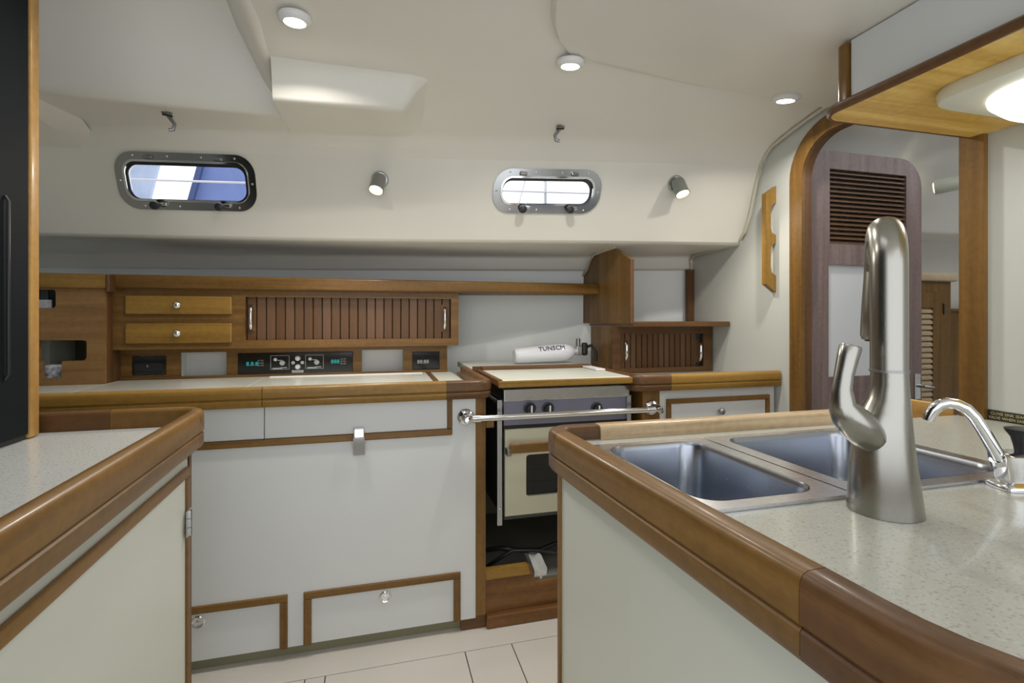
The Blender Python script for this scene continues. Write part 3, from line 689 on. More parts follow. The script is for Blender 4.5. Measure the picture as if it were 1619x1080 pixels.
# shelf behind the stove
sb = thing('stove_back_shelf', (.75, 2.35, .80), 'teak-edged ledge behind the stove', 'shelf')
B().box(xe + .002, VX(1003, YT) - .004, YCB1 + .012, 2.60, .875, .90).done('ledge', 'laminate_cream', sb)
B().box(xe + .002, VX(1003, YT) - .004, YCB1 + .004, YCB1 + .0118, .80, .912, .002).done('ledge_edge', 'teak_dark_x', sb)
# recess under the stove
rc = thing('stove_recess', (.72, YF + .02, 0), 'teak-fronted recess below the oven', 'recess')
xr0, xr1 = XP + .001, VX(1016, YF) - .001 
zt0, zt1 = ZY(800, 897, YF + .02), ZY(860, 917, YF + .02)
xn = VX(838, YF + .02)
B().plate([(xr0, .045), (xr1, .045), (xr1, zt1), (xn + .02, zt1), (xn, zt0), (xr0, zt0)], [], lambda x, z: (x, YF + .012, z), lambda x, z: (x, YF + .03, z)).done('front_board', 'teak_red_x', rc)
B().plate([(xr0, zt0 - .03), (xn - .004, zt0 - .03), (xn - .012, zt0 + .004), (xr0, zt0 + .004)], [], lambda x, z: (x, YF + .006, z), lambda x, z: (x, YF + .034, z)).done('cap_board', 'teak_light_x', rc)
B().box(xr0, xr1, YF - .012, YF + .03, 0, .045, .006).done('base_board', 'teak_red_x', rc)
B().box(xr0, xr1, YF + .034, 2.46, .13, .142).done('recess_sole', 'sole_grey', rc)
B().box(xr0, xr1, 2.46, 2.47, .1, .86).done('recess_back', 'kick', rc)
pts = [(xr0 + .03, 1.95, .20), (xr0 + .08, 1.88, .235), (xr0 + .16, 1.86, .225), (xr0 + .25, 1.9, .20), (xr0 + .33, 1.93, .205), (xr0 + .45, 1.9, .18)]
tag(B().tube(pts, .009, 8).done('power_cord', 'black', smooth=60), 'thick black cord lying behind the recess board', 'cord')
pts = [(xr0 + .02, 1.90, .155), (xr0 + .12, 1.85, .235), (xr0 + .22, 1.845, .225), (xr0 + .30, 1.84, .205), (xr0 + .4, 1.87, .16)]
tag(B().tube(pts, .007, 8).done('hose', 'black', smooth=60), 'thin black hose looping in front of the thick cord', 'hose')
cl = B(); q0 = VX(846, YF); rings = []
for k in range(7):
    t = k / 6; x = q0 + .005 + t * .05
    rings.append([(x, YF + .036 + .004 * math.sin(9 * t), zt1 - .012), (x + .004, YF + .034, zt1 + .03 + .008 * math.sin(7 * t)), (x - .012, YF + .06, zt0 + .012 + .006 * math.cos(8 * t)), (x - .02, YF + .10, zt0 + .006), (x - .01, YF + .10, zt0 - .01), (x, YF + .05, zt1 - .012)])
tag(cl.loft(rings).done('folded_cloth', 'cloth', smooth=60), 'crumpled grey cloth stuffed behind the recess board', 'cloth')

# ---- stove crash rail
ra = (VX(736, YF), YF); rbx = VX(1030, YF)
zr0 = ZY(736, 659, YF)
cr = thing('crash_rail', ((ra[0] + rbx) / 2, YF - .05, zr0 - .03), 'chrome crash rail across the front of the stove', 'rail')
B().tube([(ra[0] + .004, YF - .045, zr0), (rbx, YF - .045, zr0)], .0115, 14).done('bar', 'chrome', cr, smooth=60)
for x, yw in ((ra[0], YF), (rbx, YF)):
    f = B().lathe([(.031, 0), (.031, .006), (.026, .011), (.017, .016), (.015, .05), (.017, .06), (.013, .07), (.002, .072)], (x, yw, zr0), (0, -1, 0), 20).done('flange', 'chrome', cr, smooth=50)
    for k in range(3):
        a_ = math.radians(90 + 120 * k); B().lathe([(.004, 0), (.003, .002), (.001, .003)], (x + .022 * math.cos(a_), yw - .011, zr0 + .022 * math.sin(a_)), (0, -1, 0), 8).done('screw', 'lamp_grey', f)
for xq in (ra[0] + .03, rbx - .03):
    B().lathe([(.015, 0), (.015, .03)], (xq - .015, YF - .045, zr0), (1, 0, 0), 14).done('collar', 'chrome', cr, smooth=50)
B().box(XP, XP + .03, YF - .004, YF + .02, ZY(780, 676, YF), ZY(780, 664, YF), .002).done('rail_catch', 'teak_x', cr)

# ---- white gas cylinder behind the stove
gy = 2.36; gz_ = .9005
gc = thing('white_cylinder', (VX(870, gy), gy, .90), 'white cylinder with black lettering lying behind the stove, valve end raised', 'cylinder')
p0 = Vector((VX(813, gy), gy, gz_ + .040)); p1 = Vector((VX(907, gy), gy, gz_ + .056)); ax = (p1 - p0).normalized(); Lc = (p1 - p0).length
B().lathe([(.030, 0), (.036, .006), (.038, .02), (.044, Lc * .75), (.043, Lc * .85), (.034, Lc * .95), (.016, Lc), (.014, Lc + .02), (.002, Lc + .021)], p0, ax, 28).done('body', 'bottle_white', gc, smooth=45)
v = p0 + ax * (Lc + .012)
B().box(v.x, v.x + .03, v.y - .014, v.y + .014, v.z - .018, v.z + .03, .004).done('valve_body', 'frame_steel', gc)
B().lathe([(.012, 0), (.011, .035), (.004, .036)], (v.x + .012, v.y, v.z + .03), (0, 0, 1), 12).done('valve_stem', 'lamp_grey', gc, smooth=40)
B().box(v.x + .03, v.x + .06, v.y - .02, v.y + .012, v.z - .02, v.z + .045, .01).done('regulator', 'black', gc)
B().tube([(v.x + .05, v.y, v.z + .02), (v.x + .085, v.y, v.z + .03), (v.x + .105, v.y - .01, v.z + .0), (v.x + .10, v.y - .02, v.z - .045)], .008, 8).done('hose', 'black', gc, smooth=60)
def wrap(tx, ty, tz):
    r = .0400 + .0055 * min(1, (.10 + tx) / .17) + tz; a_ = (ty + .006) / .0425 + .30
    q = p0 + ax * (.115 + tx)
    return (q.x, q.y - r * math.cos(a_), q.z + r * math.sin(a_))
text_mesh('TUNSCM', .034, 'ink', gc, 'lettering', wrap, depth=.0012)

# ================================================================ RIGHT END OF THE BACK RUN
# divider board (partial bulkhead)
db = thing('divider_board', (XPOST, 2.3, .90), 'tall teak divider board between the stove and the open locker', 'divider')
yP = lambda px: VY(px, XPOST)
zq = lambda px, py: ZX(px, py, XPOST)
bt = zq(985, 512)
P = [(YPF, bt), (YPF, zq(995, 409)), (yP(973), zq(973, 393)), (yP(937), zq(936, 404)), (yP(930) , zq(930, 425)), (yP(922), zq(922, 431)), (yP(922), bt)]
B().plate(P, [], lambda y, z: (XPOST, y, z), lambda y, z: (XPOST + .016, y, z)).done('board', 'teak_z', db)
B().box(XPOST - .001, XPOST + .018, YPF - .012, YPF - .0005, bt, zq(995, 409) - .002, .003).done('front_lipping', 'teak_dark_z', db)
B().tube([(XPOST - .004, yP(a), zq(a, b)) for a, b in ((922, 436), (929, 428), (934, 412), (940, 403), (956, 397), (973, 391))], .006, 8).done('edge_piping', 'piping', db, smooth=60)
# shelf
sf = thing('open_shelf', (1.35, YPF, bt - .03), 'short teak shelf reaching from the divider board to the bulkhead', 'shelf')
zs0, zs1 = ZY(1075, 516.5, YPF), ZY(1075, 508.5, YPF)
B().box(XPOST + .02, XB - .006, YPF, 2.40, zs0, zs1, .003).done('board', 'teak_dark_x', sf)
B().box(XPOST - .001, XPOST + .0195, YPF + .001, 2.5, zs0, bt - .001).done('end_cleat', 'teak_dark_y', sf)
B().box(1.612, XB - .002, 2.35, 2.378, zs1, 1.388).done('corner_strip', 'teak_dark_z', sf)
# tambour box
YB = 2.19
tb = thing('tambour_locker', (1.35, YB, ZS + .005), 'small teak locker with tambour front beside the bulkhead', 'cabinet')
x0, x1 = VX(968, YB), XB - .008; z0, z1 = ZS + .005, zs0 - .001
op = (VX(981, YB), VX(1112, YB), ZY(1045, 581, YB), ZY(1045, 528, YB))
B().plate([(x0, z0), (x1, z0), (x1, z1), (x0, z1)], [[(op[0], op[2]), (op[0], op[3]), (op[1], op[3]), (op[1], op[2])]], lambda x, z: (x, YB, z), lambda x, z: (x, YB + .018, z)).done('face_frame', 'teak_dark_x', tb)
B().box(x0, x0 + .014, YB + .0185, 2.44, z0, z1).done('side_board', 'teak_z', tb)
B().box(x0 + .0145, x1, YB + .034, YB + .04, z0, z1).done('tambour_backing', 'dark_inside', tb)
tambour(op[0] + .001, op[1] - .03, op[2] - .002, op[3] + .002, YB + .02, 14, tb, ['teak_dark_z', 'teak_mid_z'])
pull(VX(989, YB), ZY(989, 569, YB), ZY(989, 540, YB), YB + .015, tb); pull(VX(1106, YB), ZY(1106, 570, YB), ZY(1106, 541, YB), YB + .015, tb)
# countertop + drawer unit
rcn = thing('end_countertop', (1.35, 2.0, .835), 'short countertop with rounded teak nosing beside the stove', 'countertop')
xc0 = VX(1003, YT)
B().box(xc0 + .03, XB - .003, YF, 2.37, .840, ZS + .003).done('worktop', 'counter', rcn)
xjj = VX(1062, YT)
r_ = .055
nose([(XB - .006, YT), (xjj + .0008, YT)], pr, 'edge_trim', 'teak_light_x', rcn)
nose([(xjj, YT)] + [(xc0 + r_ - r_ * math.sin(t), YT + r_ - r_ * math.cos(t)) for t in [math.pi / 2 * k / 8 for k in range(0, 9)]] + [(xc0, YT + .35)], pr, 'edge_trim_corner', 'teak_dark_x', rcn)
dc = thing('drawer_cabinet', (1.35, 2.0, 0), 'white drawer cabinet with teak trim between stove and bulkhead', 'cabinet')
xd0, xd1 = VX(1016, YF), XB - .012
B().box(xd0 + .03, xd1, YF + .014, 2.36, .0, .836).done('body', 'laminate_cream', dc)
B().box(xd0, xd0 + .016, YF + .04, 2.42, .0, .836).done('side_panel', 'teak_z', dc)
B().box(xd0, VX(1043, YF), YF - .002, YF + .04, 0, .837, .004).done('corner_post', 'teak_z', dc)
B().box(VX(1043, YF) + .001, xd1, YF + .002, YF + .0138, .0, .836).done('face_panel', 'laminate', dc)
tx0, tx1, tz = VX(1053, YF), VX(1215, YF), ZY(1134, 627, YF)
df = B().box(tx0 + .02, tx1 - .02, YF - .004, YF + .0018, .55, tz - .02, .001, 1).done('drawer_front', 'laminate', dc)
B().box(tx0, tx1, YF - .01, YF + .0018, tz - .0195, tz, .003).done('drawer_trim', 'teak_x', df)
for a in (tx0, tx1 - .0195): B().box(a, a + .0195, YF - .01, YF + .0018, .55, tz - .02, .003).done('drawer_trim', 'teak_z', df)
B().lathe([(.005, 0), (.005, .01), (.013, .015), (.0135, .022), (.009, .027), (.002, .028)], (VX(1136, YF), YF - .004, ZY(1136, 649, YF)), (0, -1, 0), 16).done('knob', 'lamp_grey', df, smooth=50)
# ---- grab rail on the bulkhead
yg = VY(1227, XB); g0, g1 = ZX(1227, 462, XB), ZX(1227, 294, XB); m = (g0 + g1) / 2
gx = XB - .052
P = [(XB, g0), (XB, g0 + .07)] + [(XB - .022, g0 + .085), (XB - .027, g0 + .11), (XB - .027, m - .05), (XB - .022, m - .028), (XB - .002, m - .018), (XB, m - .012), (XB, m + .012), (XB - .002, m + .018), (XB - .022, m + .028), (XB - .027, m + .05), (XB - .027, g1 - .11), (XB - .022, g1 - .085), (XB, g1 - .07), (XB, g1), (gx, g1 - .035), (gx, g0 + .035)]
tag(B().plate(P, [], lambda x, z: (x, yg, z), lambda x, z: (x, yg + .024, z)).done('grab_rail', 'teak_light_z'), 'honey-brown teak grab rail with two finger openings on the bulkhead', 'handrail')
# ================================================================ LAMPS AND HOOKS
def area(name, loc, power, size, rot=(0, 0, 0), col=(1, .95, .87), spread=math.pi, parent=None):
    l = bpy.data.lights.new(name, 'AREA'); l.shape = 'DISK'; l.size = size; l.energy = power; l.color = col; l.spread = spread
    o = bpy.data.objects.new(name, l); o.location = loc; o.rotation_euler = rot; COL.objects.link(o)
    if parent is not None: o.parent = parent; o.location = Vector(loc) - worg(parent)
    return o
for i, (px, py, lb) in enumerate(((466, 24, 'lit round downlight beside the headliner recess'), (902, 93, 'lit round downlight at the corner of the dropped ceiling panel'), (1243, 140, 'lit round downlight nearest the overhead cabinet'))):
    x, y, z = on_ceiling(px, py); z -= (.006, .010, .030)[i]
    t = thing('ceiling_downlight', (x, y, z - .016), lb, 'light', 'ceiling downlights')
    sl = (cove_z(YE(x) - y + .05) - cove_z(YE(x) - y - .05)) / .1
    ax = Vector((0, sl * .9, -1)).normalized()
    B().lathe([(.044, -.004), (.046, .004), (.044, .010), (.036, .015), (.030, .016), (.029, .010), (.001, .010)], (x, y, z), ax, 28).done('bezel', 'white_plastic', t, smooth=40)
    B().lathe([(.0285, .0101), (.0285, .013), (.022, .017), (.001, .019)], (x, y, z), ax, 24).done('lens', 'lamp_on', t, smooth=60)
    area('downlight_lamp', (x, y, z - .024), 3.5, .05, spread=2.6, parent=t)
def wall_spot(px, py, watts, lean, mat, lb):
    x, z = on_wall(px, py); y = YE(x) - TILT * (z - ZD); n = Vector((-.16, -1, -.38)).normalized()
    t = thing('reading_spot', (x, y, z - .04), lb, 'lamp', 'wall reading spots')
    p = Vector((x, y, z))
    B().lathe([(.036, 0), (.036, .006), (.031, .012), (.014, .014), (.012, .022)], p, n, 24).done('base', 'frame_steel', t, smooth=40)
    j = p + n * .035
    b = Vector((lean, -.45, -.9)).normalized()
    B().lathe([(.001, -.026), (.016, -.025), (.026, -.018), (.029, -.006), (.030, .05), (.0315, .056), (.0285, .057), (.027, .05), (.001, .05)], j, b, 24).done('barrel', mat, t, smooth=40)
    B().lathe([(.026, .0502), (.026, .052), (.001, .053)], j, b, 20).done('bulb', 'lamp_warm', t)
    l = bpy.data.lights.new('spot_lamp', 'SPOT'); l.energy = watts; l.color = (1, .92, .8); l.spot_size = 2.5; l.spot_blend = .6; l.shadow_soft_size = .02
    o = bpy.data.objects.new('spot_lamp', l); COL.objects.link(o); o.parent = t; o.location = j + b * .062 - worg(t); o.rotation_euler = b.to_track_quat('-Z', 'Y').to_euler()
wall_spot(601, 284, 17, -.22, 'lamp_grey', 'grey swivel reading spot on the cabin side midway between the ports')
wall_spot(1068, 290, 6, .06, 'lamp_green', 'greenish-grey swivel reading spot right of the brighter port')
def hook(p, ax, lb, s=1.0):
    t = thing('deck_hook', p, lb, 'hook')
    p = Vector(p); ax = Vector(ax).normalized()
    B().lathe([(.013, 0), (.013, .004), (.008, .006), (.007, .012), (.002, .013)], p, ax, 14).done('base', 'lamp_grey', t, smooth=40)
    B().tube([p + ax * .008 + Vector((-.018 * s, 0, .008)), p + ax * .014, p + ax * .018 + Vector((.012 * s, 0, -.012)), p + ax * .022 + Vector((.022 * s, 0, -.022)), p + ax * .03 + Vector((.018 * s, 0, -.036)), p + ax * .034 + Vector((.004 * s, 0, -.034))], .0065, 8).done('hook', 'lamp_grey', t, smooth=60)
    B().tube([p + ax * .012 + Vector((-.016 * s, -.004, .0)), p + ax * .02 + Vector((.016 * s, -.004, .002))], .004, 8).done('crossbar', 'knobblack', t, smooth=60)
d_ = (1.872 - H) * F / (CY - 178)
hook((d_ * kx(266), d_ * ky(266), 1.874), (0, -.2, -1), 'small dark hook on the headliner above the left port', 1)
x, y, z = on_ceiling(884, 200); hook((x, y, z), (0, -.5, -1), 'small dark hook on the headliner above the brighter port', -1)

# ================================================================ OVERHEAD CABINET
oc = thing('overhead_cabinet', (1.3, .4, 1.64), 'white overhead cabinet with golden teak underside above the sink', 'cabinet')
XO, YO = 1.112, 1.045; zo = 1.640
path = [(XB - .002, YO - .004), (XO + .06, YO)] + arc(XO + .05, YO - .05, .05, 90, 180, 8) + [(XO, -.6)]
inner = [(XB - .002, -.6)]
B().plate(path + inner, [], lambda x, y: (x, y, zo), lambda x, y: (x, y, zo + .014)).done('underside_board', 'teak_gold_lit_x', oc)
# dark edge moulding (outboard is right of travel here, so walk it backwards)
B().sweep(path[::-1], [(.010, zo + .004), (.010, zo + .016), (.004, zo + .022), (-.02, zo + .022), (-.02, zo + .0145), (.0005, zo + .0145), (.0005, zo - .001), (.006, zo - .001)]).done('edge_moulding', 'teak_dark_y', oc, smooth=40)
B().box(XO + .028, XO + .036, -.6, YO - .06, zo + .023, 1.816).done('side_panel', 'laminate', oc)
B().box(XO + .06, XB - .003, YO - .034, YO - .026, zo + .023, 1.814).done('end_panel', 'laminate', oc)
B().plate([(XO + .018, YO - .055), (XO + .062, YO - .055), (XO + .062, YO - .018), (XO + .05, YO - .017)] + arc(XO + .045, YO - .045, .027, 90, 180, 6), [], lambda x, y: (x, y, zo + .0225), lambda x, y: (x, y, 1.813)).done('corner_post', 'teak_z', oc, smooth=40)
dl = thing('dome_lamp', (1.40, .67, zo - .06), 'lit rounded dome lamp with cream base under the overhead cabinet', 'lamp')
cx_, cy_ = 1.425, .68
def octo(rx, ry, z, p=3.2, n=40):
    R = []
    for k in range(n):
        a = 2 * math.pi * k / n; c_, s_ = math.cos(a), math.sin(a)
        R.append((cx_ + rx * math.copysign(abs(c_) ** (2 / p), c_), cy_ + ry * math.copysign(abs(s_) ** (2 / p), s_), z))
    return R
B().loft([octo(.210, .185, zo - .0005, 7), octo(.215, .19, zo - .012, 7), octo(.212, .187, zo - .030, 7), octo(.185, .16, zo - .036, 5)]).done('base', 'cream_plastic', dl, smooth=45)
B().loft([octo(.172, .152, zo - .0345, 2.4), octo(.17, .15, zo - .045, 2.4), octo(.15, .13, zo - .066, 2.3), octo(.10, .09, zo - .08, 2.2), octo(.03, .03, zo - .085, 2)]).done('diffuser', 'dome_on', dl, smooth=60)
area('dome_light', (cx_, cy_, zo - .09), .4, .2, parent=dl, col=(1, .95, .85))

# ================================================================ SINK ISLAND
ZI = .84; ZIF = .872; ZIB = .782
isl = thing('sink_island_cabinet', (1.0, .6, 0), 'cream island cabinet with teak corner strip under the sink', 'cabinet')
pth = [(XB - .004, .12), (.62, .12)] + arc(.62, .34, .22, 270, 180, 10)[1:] + [(.383, .75), (.372, 1.05)] + arc(.372 + .055, 1.062, .055, 180, 90, 8) + [(1.34, 1.117)]
body = [(XB - .006, .165), (.62, .165)] + arc(.62, .34, .185, 270, 180, 8)[1:] + [(.404, .75), (.399, 1.066), (1.34, 1.066), (1.36, 1.03), (XB - .006, 1.03)]
# walls round the sink bowls up to the top
ins_ = [(XB - .03, .20), (.62, .20)] + arc(.62, .34, .15, 270, 180, 8)[1:] + [(.434, .75), (.430, 1.045), (1.33, 1.045), (1.35, 1.01), (XB - .03, 1.01)]
B().plate(body, [ins_[::-1]], lambda x, y: (x, y, 0), lambda x, y: (x, y, .815)).done('body', 'laminate_cream', isl)
B().box(.393, .4085, 1.056, 1.0715, 0, ZIB - .002, .003).done('corner_strip', 'teak_z', isl)
it = thing('island_countertop', (1.0, .6, .78), 'speckled cream island countertop with raised teak edge around the sink', 'countertop')
top = [(XB - .004, .14), (.62, .14)] + arc(.62, .34, .20, 270, 180, 10)[1:] + [(.403, .75), (.392, 1.06), (.43, 1.098), (1.34, 1.098), (1.36, 1.075), (XB - .004, 1.075)]
SX0, SX1, SY0, SY1 = .455, 1.125, .63, .995
B().plate(top, [[(SX0, SY0), (SX0, SY1), (SX1, SY1), (SX1, SY0)]], lambda x, y: (x, y, ZI), lambda x, y: (x, y, ZI - .02)).done('worktop', 'counter', it)
pi_ = fid(.042, ZIB, ZIF)
iA = [i for i, p in enumerate(pth) if p == (.383, .75)][0]
yj = .40
nose(pth[:iA - 1] + [pth[iA - 1], (.3985, yj)], pi_, 'edge_trim_corner', 'teak_dark_y', it)
nose([(.3985, yj + .0008), (.383, .75), (.372, 1.03)], pi_, 'edge_trim', 'teak_y', it)
cpt = arc(.372 + .055, 1.062, .055, 180, 90, 8)
nose([(.372, 1.0308), (.372, 1.05)] + cpt + [(.50, 1.117)], pi_, 'edge_trim_corner', 'teak_dark_x', it)
pw = fid(.048, ZIB, ZIF)
nose([(.5008, 1.117), (1.34, 1.117)], pw, 'edge_trim', 'teak_worn_x', it)
# ---- double sink
sk = thing('double_sink', (.79, .81, .66), 'stainless double-bowl sink set in the island countertop', 'sink')
for bi, (x0, x1, y0, y1, bx0_, bx1_) in enumerate(((.440, .7225, .618, 1.008, .468, .690), (.7265, 1.140, .618, 1.008, .762, 1.108))):
    by0, by1 = y0 + .028, y1 - .024
    B().plate(rrect(x0, x1, y0, y1, .012, 4), [rrect(bx0_ - .001, bx1_ + .001, by0 - .001, by1 + .001, .046, 8)[::-1]], lambda x, y: (x, y, ZI + .006), lambda x, y: (x, y, ZI + .0005)).done('rim', 'stainless_x', sk, smooth=30)
    rings = []
    for ins2, z, r in ((0, ZI + .006, .046), (.002, ZI + .002, .046), (.004, ZI - .006, .046), (.010, ZI - .10, .048), (.014, ZI - .135, .05), (.022, ZI - .15, .05), (.036, ZI - .157, .045), (.09, ZI - .160, .02)):
        rings.append([(px, py, z) for px, py in rrect(bx0_ + ins2, bx1_ - ins2, by0 + ins2, by1 - ins2, r, 8)])
    s_ = B(); s_.loft(rings, cap=False); s_.bm.verts.ensure_lookup_table(); n = len(rings[0]); s_.bm.faces.new(s_.bm.verts[-n:])
    bw = s_.done('bowl', 'sink_steel', sk, smooth=50)
    for p in bw.data.polygons: p.use_smooth = True
    B().lathe([(.043, 0), (.041, .003), (.03, .002), (.028, -.004), (.002, -.005)], ((bx0_ + bx1_) / 2, (by0 + by1) / 2, ZI - .160), (0, 0, 1), 22).done('drain', 'chrome', bw, smooth=40)

# ---- faucet
fx0, fy0 = PZ(1398, 808, ZI)
fa = thing('kitchen_faucet', (fx0, fy0, ZI), 'tall brushed-nickel pull-down faucet with side lever at the sink', 'faucet')
R_ = Vector((CS, -SN, 0)); FD = Vector((SN, CS, 0))
dref = fx0 * SN + fy0 * CS; lref = fx0 * CS - fy0 * SN
def zl(py): return H - (py - CY) / F * dref
def ll(px): return (px - CX) / F * dref - lref
rings = []
bc_ = Vector((fx0, fy0, 0))
for py, l, r, dp in ((812, 1347, 1450, .046), (806, 1347, 1450, .046), (780, 1348, 1447, .044), (745, 1350, 1442, .041), (715, 1352, 1438, .038), (690, 1354, 1436, .036), (668, 1358, 1434, .034), (650, 1366, 1433, .031), (630, 1376, 1432, .027), (608, 1381, 1431, .0245), (586, 1382, 1430, .0235)):
    c0 = (ll(l) + ll(r)) / 2; hw = (ll(r) - ll(l)) / 2; z = ZI + .0005 if py == 812 else zl(py)
    rings.append([tuple(bc_ + R_ * (c0 + hw * math.cos(2 * math.pi * k / 28)) + FD * (dp * math.sin(2 * math.pi * k / 28)) + Vector((0, 0, z))) for k in range(28)])
B().loft(rings).done('body', 'nickel', fa, smooth=60)
c0 = (ll(1381) + ll(1430)) / 2; base = bc_ + R_ * c0
dirv = Vector((.727, .686, 0)).normalized(); rad = .058; z0 = zl(585); z1 = zl(420)
pts = [base + Vector((0, 0, z0))] + [base + Vector((0, 0, z0 + (z1 - z0) * t)) for t in (.35, .7, 1)]
for k in range(1, 15):
    a = math.pi * k / 14; pts.append(base + dirv * (rad - rad * math.cos(a)) + Vector((0, 0, z1 + rad * 1.0 * math.sin(a))))
end = pts[-1]
B().tube([base + Vector((0, 0, z0 - .003)), base + Vector((0, 0, z0 + .001))], .0242, 24).done('joint_ring', 'lamp_grey', fa, smooth=50)
B().tube(pts, .0232, 24).done('gooseneck', 'nickel', fa, smooth=60)
B().tube([end + Vector((0, 0, .002)), end + Vector((0, 0, -.012)), end + Vector((0, 0, -.06)), end + Vector((0, 0, -.105)), end + Vector((0, 0, -.112))], [.0232, .0238, .027, .0285, .026], 24).done('spray_head', 'nickel', fa, smooth=50)
B().tube([end + Vector((0, 0, -.1122)), end + Vector((0, 0, -.115))], .022, 20).done('aerator', 'knobblack', fa)
lp = []
for px, py, f, r in ((1368, 690, -.012, .021), (1350, 676, -.018, .024), (1336, 664, -.022, .0245), (1322, 650, -.024, .0215), (1314, 636, -.024, .0175), (1315, 612, -.022, .0135), (1320, 590, -.02, .0125), (1327, 565, -.018, .0135), (1332, 549, -.017, .0145), (1333, 545, -.017, .013)):
    lp.append((bc_ + R_ * ll(px) + FD * f + Vector((0, 0, zl(py))), r))
B().tube([p for p, r in lp], [r for p, r in lp], 20).done('lever', 'nickel', fa, smooth=60)
# ---- small water tap
tx, ty = PZ(1606, 772, ZI); dt = tx * SN + ty * CS
tp = thing('water_tap', (tx, ty, ZI), 'small chrome gooseneck water tap with black knob at the sink corner', 'tap')
def tpt(px, py, dd=0): d = dt + dd; return Vector((d * kx(px), d * ky(px), H + (CY - py) / F * d))
base = Vector((tx, ty, ZI))
def sq(hx, hy, z, p=5, n=24):
    o = []
    for k in range(n):
        a = 2 * math.pi * k / n; c_, s_ = math.cos(a), math.sin(a)
        o.append(tuple(base + R_ * hx * math.copysign(abs(c_) ** (2 / p), c_) + FD * hy * math.copysign(abs(s_) ** (2 / p), s_) + Vector((0, 0, z))))
    return o
B().loft([sq(.034, .027, .0005), sq(.034, .027, .006), sq(.030, .024, .010), sq(.022, .02, .014), sq(.023, .02, .02), sq(.030, .024, .045), sq(.032, .024, .056), sq(.026, .02, .060)]).done('body', 'chrome', tp, smooth=45)
pts = [tpt(px, py, dd) for px, py, dd in ((1584, 735, 0), (1580, 724, .0), (1566, 700, .004), (1553, 678, .008), (1541, 660, .012), (1527, 646, .016), (1512, 639, .02), (1498, 637, .024), (1486, 640, .028), (1476, 648, .032), (1470, 658, .035), (1467, 665, .036))]
B().tube(pts, [.010] + [.0095] * 10 + [.0088], 16).done('spout', 'chrome', tp, smooth=60)
B().tube([tpt(1585, 731), tpt(1581, 724)], .0145, 16).done('spout_collar', 'chrome', tp, smooth=50)
kp = base + R_ * .014 + Vector((0, 0, .060))
B().lathe([(.012, 0), (.014, .012), (.017, .024), (.024, .034), (.025, .038), (.012, .041), (.002, .041)], kp, (0, 0, 1), 20).done('knob', 'black', tp, smooth=40)
# ---- sign
ys0 = VY(1562, XB); zsg = ZI + .001
sg = thing('brass_sign', (XB - .002, ys0 - .07, zsg), 'narrow dark plate with brass lettering on the bulkhead above the countertop', 'sign')
B().box(XB - .003, XB - .0004, ys0 - .142, ys0, zsg, zsg + .028, .0008, 1).done('plate', 'sign_dark', sg)
for s_, zz, x_off in (('CLOSE SINK SEACOCK', .0155, .008), ('VALVE WHEN SAILING', .004, .003)):
    text_mesh(s_, .0108, 'brass_text', sg, 'lettering', lambda a, b, c, zz=zz, xo=x_off: (XB - .0031 - c, ys0 - xo - a * .92, zsg + zz + b), depth=.0004)

# ================================================================ COUNTER ON THE LEFT
ZL_, ZLF, ZLB = .857, .902, .812
lc = thing('aft_counter_cabinet', (-.8, .5, 0), 'cream cabinet with teak-framed door on the near left', 'cabinet')
XLF = -.44; YLE = 1.37
SH = Matrix(((1, -.0365, 0, .0365 * YLE), (0, 1, 0, 0), (0, 0, 1, 0), (0, 0, 0, 1)))
B().box(-1.3, XLF, -.1, YLE, 0, .83).done('body', 'laminate_cream', lc, xf=SH)
B().box(XLF + .0005, XLF + .004, YLE - .018, YLE, 0, ZLB, .0015, 1).done('corner_strip', 'teak_dark_z', lc, xf=SH)
zdo = ZX(291, 738, XLF); yd1 = VY(291, XLF) + .004
dd = B().box(XLF + .0008, XLF + .007, -.06, yd1 - .024, .06, zdo - .022, .0015, 1).done('door', 'laminate_cream', lc, xf=SH)
B().box(XLF + .0008, XLF + .012, -.06, yd1, zdo - .0215, zdo, .003).done('door_trim', 'teak_y', dd, xf=SH)
B().box(XLF + .0008, XLF + .012, yd1 - .0235, yd1, .05, zdo - .022, .003).done('door_trim', 'teak_z', dd, xf=SH)
hz0, hz1 = ZX(286, 848, XLF), ZX(286, 807, XLF); hy = VY(286, XLF)
hg = B().box(XLF + .0125, XLF + .015, hy - .016, hy + .016, hz0, hz1, .001, 1).done('hinge', 'chrome', dd, xf=SH)
for k in range(3):
    zz = hz0 + (hz1 - hz0) * k / 3
    B().tube([(XLF + .0165, hy, zz + .001), (XLF + .0165, hy, zz + (hz1 - hz0) / 3 - .001)], .0045, 10).done('hinge_knuckle', 'frame_steel', hg, smooth=50, xf=SH)
lt_ = thing('aft_countertop', (-.8, .5, .81), 'grey speckled countertop with high teak fiddle on the near left', 'countertop')
B().plate([(-1.3, -.1), (-.362, -.1), (-.424, 1.40), (-1.3, 1.40)], [], lambda x, y: (x, y, .832), lambda x, y: (x, y, ZL_)).done('worktop', 'counter_grey', lt_)
pl_ = fid(.030, ZLB, ZLF)
XO2, YO2, rr = -.408, 1.432, .075
nose([(-1.3, YO2), (-.62, YO2)], pl_, 'fiddle', 'teak_dark_x', lt_)
nose([(-.6192, YO2), (XO2 - rr, YO2)] + arc(XO2 - rr, YO2 - rr, rr, 90, 0, 8)[1:] + [(XO2, YO2 - rr - .02)], pl_, 'fiddle_corner', 'teak_x', lt_)
nose([(XO2, YO2 - rr - .0208), (XO2 + .062, -.1)], pl_, 'fiddle', 'teak_y', lt_)
